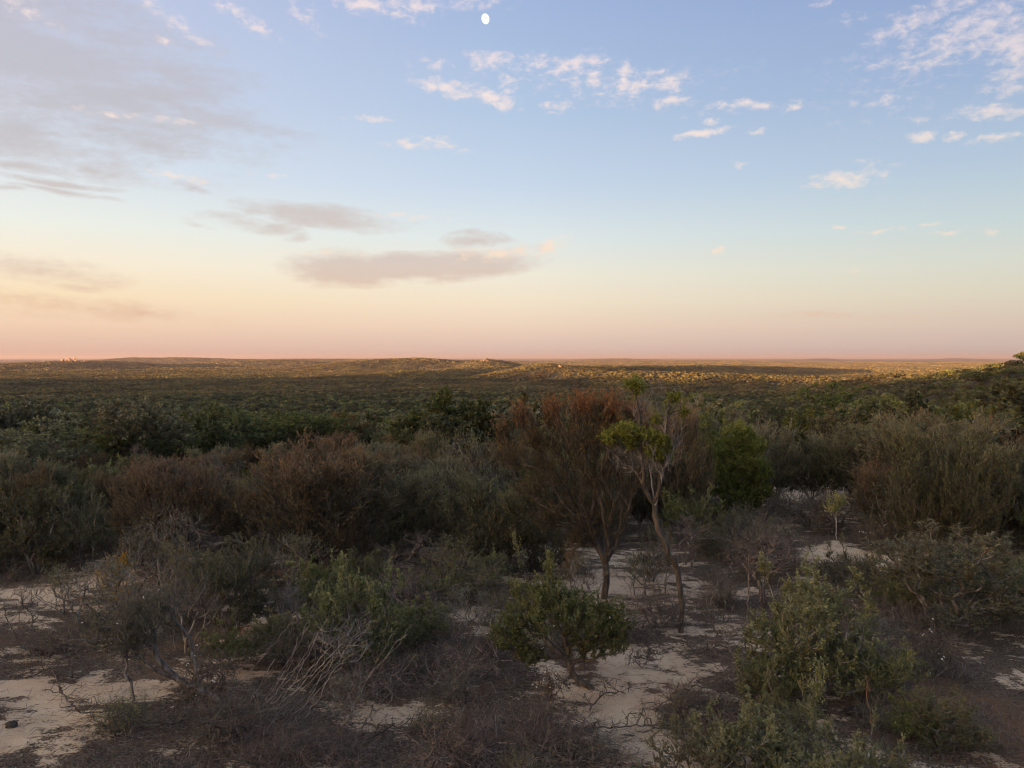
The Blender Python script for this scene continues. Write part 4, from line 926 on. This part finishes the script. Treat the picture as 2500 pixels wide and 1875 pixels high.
# ---- the belt of brooms and bushes behind the clearing
cnt = 0
for _ in range(6000):
    if cnt >= 190: break
    y = 19.5+rng.random()**.8*16; x = (rng.random()*1.5-.75)*y
    if y < 26 and -.02 < x/y < .42 and rng.random() < .85: continue
    if y < 22 and rng.random() < .5: continue
    if not free(x, y, 1.5) or hides(x, y, 2.2, 1.9): continue
    USED.append((x, y, .75)); cnt += 1
    r_ = rng.random(); L_ = x/y < -.0
    if r_ < (.5 if L_ else .55): kind, var = 'broom', int(rng.choice([0, 1, 2, 3] if L_ else [2, 3, 3, 1]))
    elif r_ < .72: kind, var = 'bare', int(rng.integers(4))
    elif r_ < .86: kind, var = 'leafy', int(rng.integers(4))
    else: kind, var = 'cushion', int(rng.integers(3))
    hgt = {'broom':.62+.3*rng.random(),'leafy':.8+.5*rng.random(),'bare':.9+.6*rng.random(),'cushion':.55+.25*rng.random()}[kind]
    hgt *= .72+.5*rng.random()
    if x/y > .2: hgt *= 1.15
    elif y > 25: hgt *= .88
    zn = {'left':'left','middle':'central','right':'right-hand'}[zone(x, y)]
    desc = {('broom',0):'brown broom-like shrub',('broom',1):'low wide brown broom-like shrub',('broom',2):'grey-green broom-like shrub',('broom',3):'low wide grey-green broom-like shrub',
            ('bare',0):'leafless grey shrub',('bare',1):'leafless dark shrub',('bare',2):'half-bare grey shrub',('bare',3):'half-bare olive shrub',('leafy',0):'olive leafy bush',('leafy',1):'flat-topped olive bush',('leafy',2):'grey-green leafy bush',('leafy',3):'flat-topped grey-green bush',('cushion',0):'bright green bushy small tree',('cushion',1):'bright green wide small tree',('cushion',2):'dull green small tree'}[(kind, var)]
    FILL.append([desc, None]); FILL[-1][1] = place(K[kind][var], {'broom':'broom_shrub','leafy':'leafy_bush','bare':'bare_shrub','cushion':'green_tree'}[kind], x, y, T1(x, y), rng.random()*6.28, hgt*1.05, desc+' packed in the '+zn+' belt behind the clearing', 'tree' if kind == 'cushion' else ('bush' if kind == 'leafy' else 'shrub'),
       {'broom':'broom shrubs','leafy':'leafy bushes','bare':'bare shrubs','cushion':'small trees'}[kind]+' of the '+zn+' belt', 'trunk' if kind == 'cushion' else 'stems', 'crown' if kind == 'cushion' else 'foliage', hgt)
# ---- trees beyond, one by one as far as they can be told apart, then as woodland
def grid(r0, r1, s, half=37):
    out = []; r = r0
    while r < r1:
        n = int(2*math.radians(half)*r/s); out.append(np.stack([np.full(n, r), np.linspace(-math.radians(half), math.radians(half), n)], 1)); r += s
    g = np.concatenate(out); g[:, 0] += rng.normal(0, s*.3, len(g)); g[:, 1] += rng.normal(0, .3, len(g))*s/g[:, 0]
    return g[:, 0]*np.sin(g[:, 1]), g[:, 0]*np.cos(g[:, 1])
gx, gy = grid(34, 150, 3.7); o_ = np.argsort(np.hypot(gx, gy)); gx, gy = gx[o_], gy[o_]; gz = terrain(gx, gy)
DS = ['dull green rounded tree','wide dull green tree','narrow tall dull green tree','grey-green rounded tree','brighter green tree','brown-topped tree','silvery tree']
nind = 300; used_tree = 0; rest = []
pw = np.array([.27, .22, .15, .14, .11, .09, .02]); pw /= pw.sum()
for x, y, z in zip(gx, gy, gz):
    if used_tree >= nind or abs(x/y) > .72: rest.append((x, y, z)); continue
    if not free(x, y, .5) or (y < 62 and hides(x, y, 3., 2.6)): continue
    var = int(rng.choice(7, p=pw)); used_tree += 1; sc = .78+.62*rng.random()**1.5; zn = {'left':'left','middle':'central','right':'right-hand'}[zone(x, y)]
    FILL.append([DS[var], None]); FILL[-1][1] = place(K['tree'][var], 'scrub_tree', x, y, z-.5, rng.random()*6.28, sc*1.05, DS[var]+' on the '+zn+' slope falling away behind the brooms', 'tree', 'scrub trees on the '+zn+' slope', 'trunk', 'crown', sc)
# ---- say of each scattered plant where it stands, by the nearest plant that has a name of its own
LMK = []
for lab_, X, Y, Z, h_ in MARKS:
    short = MARK_NAMES.get(lab_)
    if short: LMK.append((short,)+scr(X, Y, Z+h_*.5))
LM_ = np.array([(a, b_) for _, a, b_ in LMK]); bins = {}
for desc, o in FILL:
    x, y, z = o.location; px, py = scr(x, y, z+o['h']*.5); del o['h']
    dd = np.hypot(LM_[:, 0]-px, (LM_[:, 1]-py)*1.6); i = int(dd.argmin()); dx, dy = px-LM_[i, 0], py-LM_[i, 1]
    dr = ('left of' if dx < 0 else 'right of') if abs(dx) > abs(dy) else ('above' if dy < 0 else 'below')
    bins.setdefault((desc, dr, LMK[i][0]), []).append((dd[i], o))
ORD = ['', 'second ', 'third ', 'fourth ', 'fifth ', 'sixth ', 'seventh ', 'eighth ', 'ninth ', 'tenth ', 'eleventh ', 'twelfth ', 'thirteenth ', 'fourteenth ', 'fifteenth ', 'sixteenth ', 'seventeenth ', 'eighteenth ']
for (desc, dr, mk), L_ in bins.items():
    L_.sort(key=lambda q: q[0])
    for k, (_, o) in enumerate(L_):
        far = 'nearest ' if len(L_) > 1 else ''
        if k < len(ORD): o['label'] = '%s%s%s %s the %s' % (ORD[k], far, desc, dr, mk)
        else: o['label'] = '%s far %s the %s' % (desc, dr, mk)
def crown_mesh(name, seed, W, H, k, nq, size, mat, wood=None):
    rg = np.random.default_rng(seed); P_ = []; Nn = []; T_ = []
    for i in range(k):
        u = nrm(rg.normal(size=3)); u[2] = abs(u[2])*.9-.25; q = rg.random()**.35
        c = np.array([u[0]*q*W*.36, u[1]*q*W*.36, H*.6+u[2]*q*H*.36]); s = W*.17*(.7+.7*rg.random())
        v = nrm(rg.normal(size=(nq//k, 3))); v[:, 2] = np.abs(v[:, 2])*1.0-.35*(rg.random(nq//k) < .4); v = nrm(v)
        P_.append(c+v*s*np.array([1, 1, .75])); Nn.append(nrm(v+rg.normal(0, .45, v.shape))); T_.append(np.full(nq//k, -.1+.95*c[2]/H+rg.normal(0, .14)))  # tint climbs with height: crown tops painted lit, lower parts painted shaded
    P_ = np.concatenate(P_); Nn = np.concatenate(Nn); T_ = np.concatenate(T_)+rg.normal(0, .08, len(P_))
    X = nrm(np.cross(Nn, rg.normal(size=Nn.shape))); Y = np.cross(Nn, X); sz = (size*(.6+.8*rg.random(len(P_))))[:, None]*.5
    V = np.stack([P_-X*sz, P_-Y*sz*.7, P_+X*sz, P_+Y*sz*.7], 1).reshape(-1, 3)
    return V, np.arange(len(V)).reshape(-1, 4), np.clip(np.repeat(T_, 4), 0, 1)
def lib(name, meshes):
    c = bpy.data.collections.new(name)
    for i, me in enumerate(meshes):
        o = bpy.data.objects.new('%s_%02d' % (name, i), me); c.objects.link(o)
    return c
def scatter(name, coll, P_, rot, scl, idx):
    me = bpy.data.meshes.new(name); me.vertices.add(len(P_)); me.vertices.foreach_set('co', np.ascontiguousarray(P_, np.float32).ravel())
    a = me.attributes.new('turn', 'FLOAT_VECTOR', 'POINT'); a.data.foreach_set('vector', np.ascontiguousarray(rot, np.float32).ravel())
    a = me.attributes.new('size', 'FLOAT_VECTOR', 'POINT'); a.data.foreach_set('vector', np.ascontiguousarray(scl, np.float32).ravel())
    a = me.attributes.new('pick', 'INT', 'POINT'); a.data.foreach_set('value', np.ascontiguousarray(idx, np.int32))
    o = obj(name, me); g = bpy.data.node_groups.new(name, 'GeometryNodeTree')
    g.interface.new_socket('Geometry', in_out='INPUT', socket_type='NodeSocketGeometry'); g.interface.new_socket('Geometry', in_out='OUTPUT', socket_type='NodeSocketGeometry')
    gi = g.nodes.new('NodeGroupInput'); go = g.nodes.new('NodeGroupOutput'); ip = g.nodes.new('GeometryNodeInstanceOnPoints'); ci = g.nodes.new('GeometryNodeCollectionInfo')
    ci.inputs['Collection'].default_value = coll; ci.inputs['Separate Children'].default_value = True; ci.inputs['Reset Children'].default_value = True
    def na_(nm, ty):
        n = g.nodes.new('GeometryNodeInputNamedAttribute'); n.data_type = ty; n.inputs['Name'].default_value = nm; return n.outputs['Attribute']
    g.links.new(gi.outputs[0], ip.inputs['Points']); g.links.new(ci.outputs[0], ip.inputs['Instance']); ip.inputs['Pick Instance'].default_value = True
    e2 = g.nodes.new('FunctionNodeEulerToRotation'); g.links.new(na_('turn', 'FLOAT_VECTOR'), e2.inputs[0]); g.links.new(e2.outputs[0], ip.inputs['Rotation'])
    g.links.new(na_('size', 'FLOAT_VECTOR'), ip.inputs['Scale']); g.links.new(na_('pick', 'INT'), ip.inputs['Instance Index']); g.links.new(ip.outputs[0], go.inputs[0])
    md = o.modifiers.new('plants', 'NODES'); md.node_group = g; return o
def joined(pl):
    (v1, q1), (v2, q2, t_) = pl.wv, pl.lv
    return mesh_from('tree', np.concatenate([v1, v2]), np.concatenate([q1, q2+len(v1)]), list(pl.mats), np.concatenate([np.zeros(len(q1), int), np.ones(len(q2), int)]), np.concatenate([np.zeros(len(v1)), t_]))
rest = np.array(rest); n = len(rest)
cA = lib('near_tree', [joined(p) for p in K['tree']])
s_ = .72+.75*rng.random(n)**1.6
tag(scatter('scrub_woodland', cA, rest-np.array([0, 0, .5]), np.stack([np.zeros(n), np.zeros(n), rng.random(n)*6.28], 1), np.stack([s_*1.1, s_*1.1, s_], 1), rng.choice(7, n, p=pw)),
    'continuous scrub woodland on the shaded slope beyond the single trees', 'woodland', kind='stuff')
LM = [L_TREE, L_FAR, L_TREE, L_GREYG, L_FAR, L_TREE]
cB = lib('mid_crown', [mesh_from('c', *crown_mesh('c', 300+i, (5.8, 7.4, 5.0)[i % 3], (4.8, 4.6, 6.0)[i % 3], 13, 700, .40, None)[:2], [LM[i]], None, crown_mesh('c', 300+i, (5.8, 7.4, 5.0)[i % 3], (4.8, 4.6, 6.0)[i % 3], 13, 700, .40, None)[2]) for i in range(6)])
def crowns(r0, r1, s, coll, nvar, name, lab, smin=.6, smax=1.8, cull=True):
    x, y = grid(r0, r1, s, 37); z = terrain(x, y); n = len(x); q = smin+(smax-smin)*rng.random(n)**2.5
    dens = fbm(x/60, y/60, 91, 3); q = q*(1+.45*dens); k = (rng.random(n) > .06) & (fbm(x/38+7, y/38, 95, 3) < .42)
    pk = (rng.integers(0, nvar, n)); x, y, z, q, pk = x[k], y[k], z[k], q[k], pk[k]; n = len(x)
    tag(scatter(name, coll, np.stack([x, y, z-.5], 1), np.stack([np.zeros(n), np.zeros(n), rng.random(n)*6.28], 1), np.stack([q, q, q*.95], 1), pk), lab, 'woodland', kind='stuff')
    print(name, n)
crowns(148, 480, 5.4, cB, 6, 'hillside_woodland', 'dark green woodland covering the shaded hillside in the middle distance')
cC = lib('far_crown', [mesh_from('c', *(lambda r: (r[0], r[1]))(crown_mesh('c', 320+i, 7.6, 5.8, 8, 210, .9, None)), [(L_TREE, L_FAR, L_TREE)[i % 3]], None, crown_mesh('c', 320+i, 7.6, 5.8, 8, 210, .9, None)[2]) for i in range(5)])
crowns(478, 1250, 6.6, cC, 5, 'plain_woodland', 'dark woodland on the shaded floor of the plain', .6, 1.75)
def tile(seed, size, s, W, H, k, nq, q):
    rg = np.random.default_rng(seed); VV = []; QQ = []; TT = []; off = 0; base_ = [crown_mesh('c', seed*10+i, W, H, k, nq, q, None) for i in range(5)]
    g = np.arange(-size/2, size/2, s)
    for a in g:
        for b in g:
            if rg.random() < .07: continue
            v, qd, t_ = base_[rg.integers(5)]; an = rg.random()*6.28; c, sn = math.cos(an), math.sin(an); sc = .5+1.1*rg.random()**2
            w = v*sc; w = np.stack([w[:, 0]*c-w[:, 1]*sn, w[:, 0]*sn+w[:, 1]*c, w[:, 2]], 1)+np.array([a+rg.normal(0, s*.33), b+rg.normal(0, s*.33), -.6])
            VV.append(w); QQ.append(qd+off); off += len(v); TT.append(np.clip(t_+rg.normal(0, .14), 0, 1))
    return np.concatenate(VV), np.concatenate(QQ), np.concatenate(TT)
def tiles(r0, r1, size, coll, name, lab, sc=1.):
    x, y = grid(r0, r1, size*.9, 37); z = terrain(x, y); e_ = size*.4; n = len(x)
    gxs = (terrain(x+e_, y)-terrain(x-e_, y))/(2*e_); gys = (terrain(x, y+e_)-terrain(x, y-e_))/(2*e_); a = rng.random(n)*6.28
    lx = gxs*np.cos(a)+gys*np.sin(a); ly = -gxs*np.sin(a)+gys*np.cos(a)
    tag(scatter(name, coll, np.stack([x, y, z], 1), np.stack([np.arctan(ly), -np.arctan(lx), a], 1), np.repeat((sc*(1+.35*fbm(x/260, y/260, 97, 3)))[:, None], 3, 1), rng.integers(0, 4, n)), lab, 'woodland', kind='stuff')
    print(name, n)
L_T = [leaf_mat('tile_leaf_a', [(0,(.038,.036,.012)),(.5,(.125,.105,.033)),(1,(.29,.225,.072))], .10, .15, .01, .004, (.16,.11,.04)), leaf_mat('tile_leaf_b', [(0,(.032,.034,.011)),(.5,(.105,.094,.030)),(1,(.245,.20,.064))], .10, .15, .01, .004, (.14,.10,.038))]  # paler, more golden than nearer crowns: sunlit look partly put into the leaf colour
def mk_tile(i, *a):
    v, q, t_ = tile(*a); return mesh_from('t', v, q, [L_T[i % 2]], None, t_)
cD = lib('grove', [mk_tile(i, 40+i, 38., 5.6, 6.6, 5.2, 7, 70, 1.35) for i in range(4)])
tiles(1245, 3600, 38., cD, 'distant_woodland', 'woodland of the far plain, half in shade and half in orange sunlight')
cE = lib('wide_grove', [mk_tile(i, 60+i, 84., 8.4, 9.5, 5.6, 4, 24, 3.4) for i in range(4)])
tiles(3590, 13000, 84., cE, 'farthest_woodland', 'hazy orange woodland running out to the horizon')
# ---- pale rock outcrops on the far hills
ROCK = flat_mat('pale_granite', (.30,.20,.13))
for i, (px, py, D, w_, h_, lab) in enumerate([(166,885,4150,40,11,'pale granite outcrop glowing orange on the far left hill'),(64,884,4150,14,4,'tiny pale rock left of the granite outcrop'),(205,886,4150,13,5,'small pale rock at the right foot of the granite outcrop'),
      (425,880,5200,22,4,'low pale rock on the left ridge beyond the outcrop'),(200,870.5,8200,24,3,'pale rocks on the hazy skyline hill at left'),(650,873.5,8200,18,2.5,'pale specks of rock on the skyline hill near the middle'),
      (1367,893,2100,7,9,'pale track scar on the sunlit spur'),(1185,885,3450,18,5,'bare pale patch on the central far hill'),(1515,929,1500,12,5,'pale rock at the foot of the sunlit strip')]):
    X = (px-1250)/F*D; Z = T1(X, D); s = D/F; rg = np.random.default_rng(400+i); bm = bmesh.new()
    for k in range(16):
        c = Vector((rg.normal(0, w_*s*.22), rg.normal(0, w_*s*.12), rg.normal(0, h_*s*.22))); M_ = bmesh.ops.create_icosphere(bm, subdivisions=2, radius=1)['verts']; r = (.05+.09*rg.random())*w_*s
        for v in M_:
            kk = 1+.35*rg.random(); v.co = Vector((v.co.x*r*kk, v.co.y*r*.7*kk, v.co.z*h_*s*.28*kk))+c
    me = bpy.data.meshes.new('rock'); bm.to_mesh(me); bm.free(); me.materials.append(ROCK); o = obj('rock_outcrop', me); o.location = (X, D, Z+3.2); tag(o, lab, 'rock')
# ---- litter: fallen sticks and dead leaves nobody could count
n = 110000; y = 8.2+rng.random(n)**1.3*24; x = (rng.random(n)*1.5-.75)*y; gsv = ground_sand(x, y); k = (gsv+rng.normal(0, .42, n) < .34) & ((gsv > -.3) | (rng.random(n) < .3)); x, y = x[k], y[k]; z = terrain(x, y); n = len(x)
an = rng.random(n)*6.28; L_ = .06+.32*rng.random(n)**2.2
v, q, t_ = leaves(rng, np.stack([x, y, z+.012+.03*rng.random(n)], 1), nrm(np.stack([np.cos(an), np.sin(an)*.6, rng.normal(.06, .12, n)], 1)), 1, .22, .007, .15, 0., None, .5, .3)
tag(obj('fallen_twigs', mesh_from('fallen_twigs', v, q, [TWIG])), 'fine fallen twigs strewn over the sand', 'twigs', kind='stuff')
n = 26000; y = 8.2+rng.random(n)**1.3*20; x = (rng.random(n)*1.5-.75)*y; gsv = ground_sand(x, y)+.4*fbm(x/.8, y/.6, 87, 2); k = gsv+rng.normal(0, .1, n) < .22; x, y = x[k], y[k]; z = terrain(x, y); n = len(x)
v, q, t_ = leaves(rng, np.stack([x, y, z-.01], 1), nrm(np.stack([rng.normal(0, .45, n), rng.normal(0, .45, n), np.ones(n)], 1)), 2, .17, .006, .35, 0., None, .5, .3)
tag(obj('dry_grass', mesh_from('dry_grass', v, q, [BARKG])), 'short dry grass and stubble in the litter', 'grass', kind='stuff')
n = 90000; y = 8.2+rng.random(n)**1.3*22; x = (rng.random(n)*1.5-.75)*y; gsv = ground_sand(x, y)+.5*fbm(x/.35, y/.2, 71, 2); k = (gsv+rng.normal(0, .12, n) < .30) & ((gsv > -.3) | (rng.random(n) < .25)); x, y = x[k], y[k]; z = terrain(x, y); n = len(x)
v, q, t_ = leaves(rng, np.stack([x, y, z+.012+.02*rng.random(n)], 1), nrm(np.stack([rng.normal(size=n), rng.normal(size=n), rng.normal(0, .35, n)], 1)), 1, .045, .016, .3, 0., None, .35, .3)
tag(obj('leaf_litter', mesh_from('leaf_litter', v, q, [L_DARK], None, t_)), 'dark leaf litter lying in patches on the sand', 'litter', kind='stuff')
print('tris', sum(len(m.polygons) for m in bpy.data.meshes)*2, 'objects', len(bpy.data.objects))

for o in COL.objects:
    if 'h' in o.keys(): del o['h']
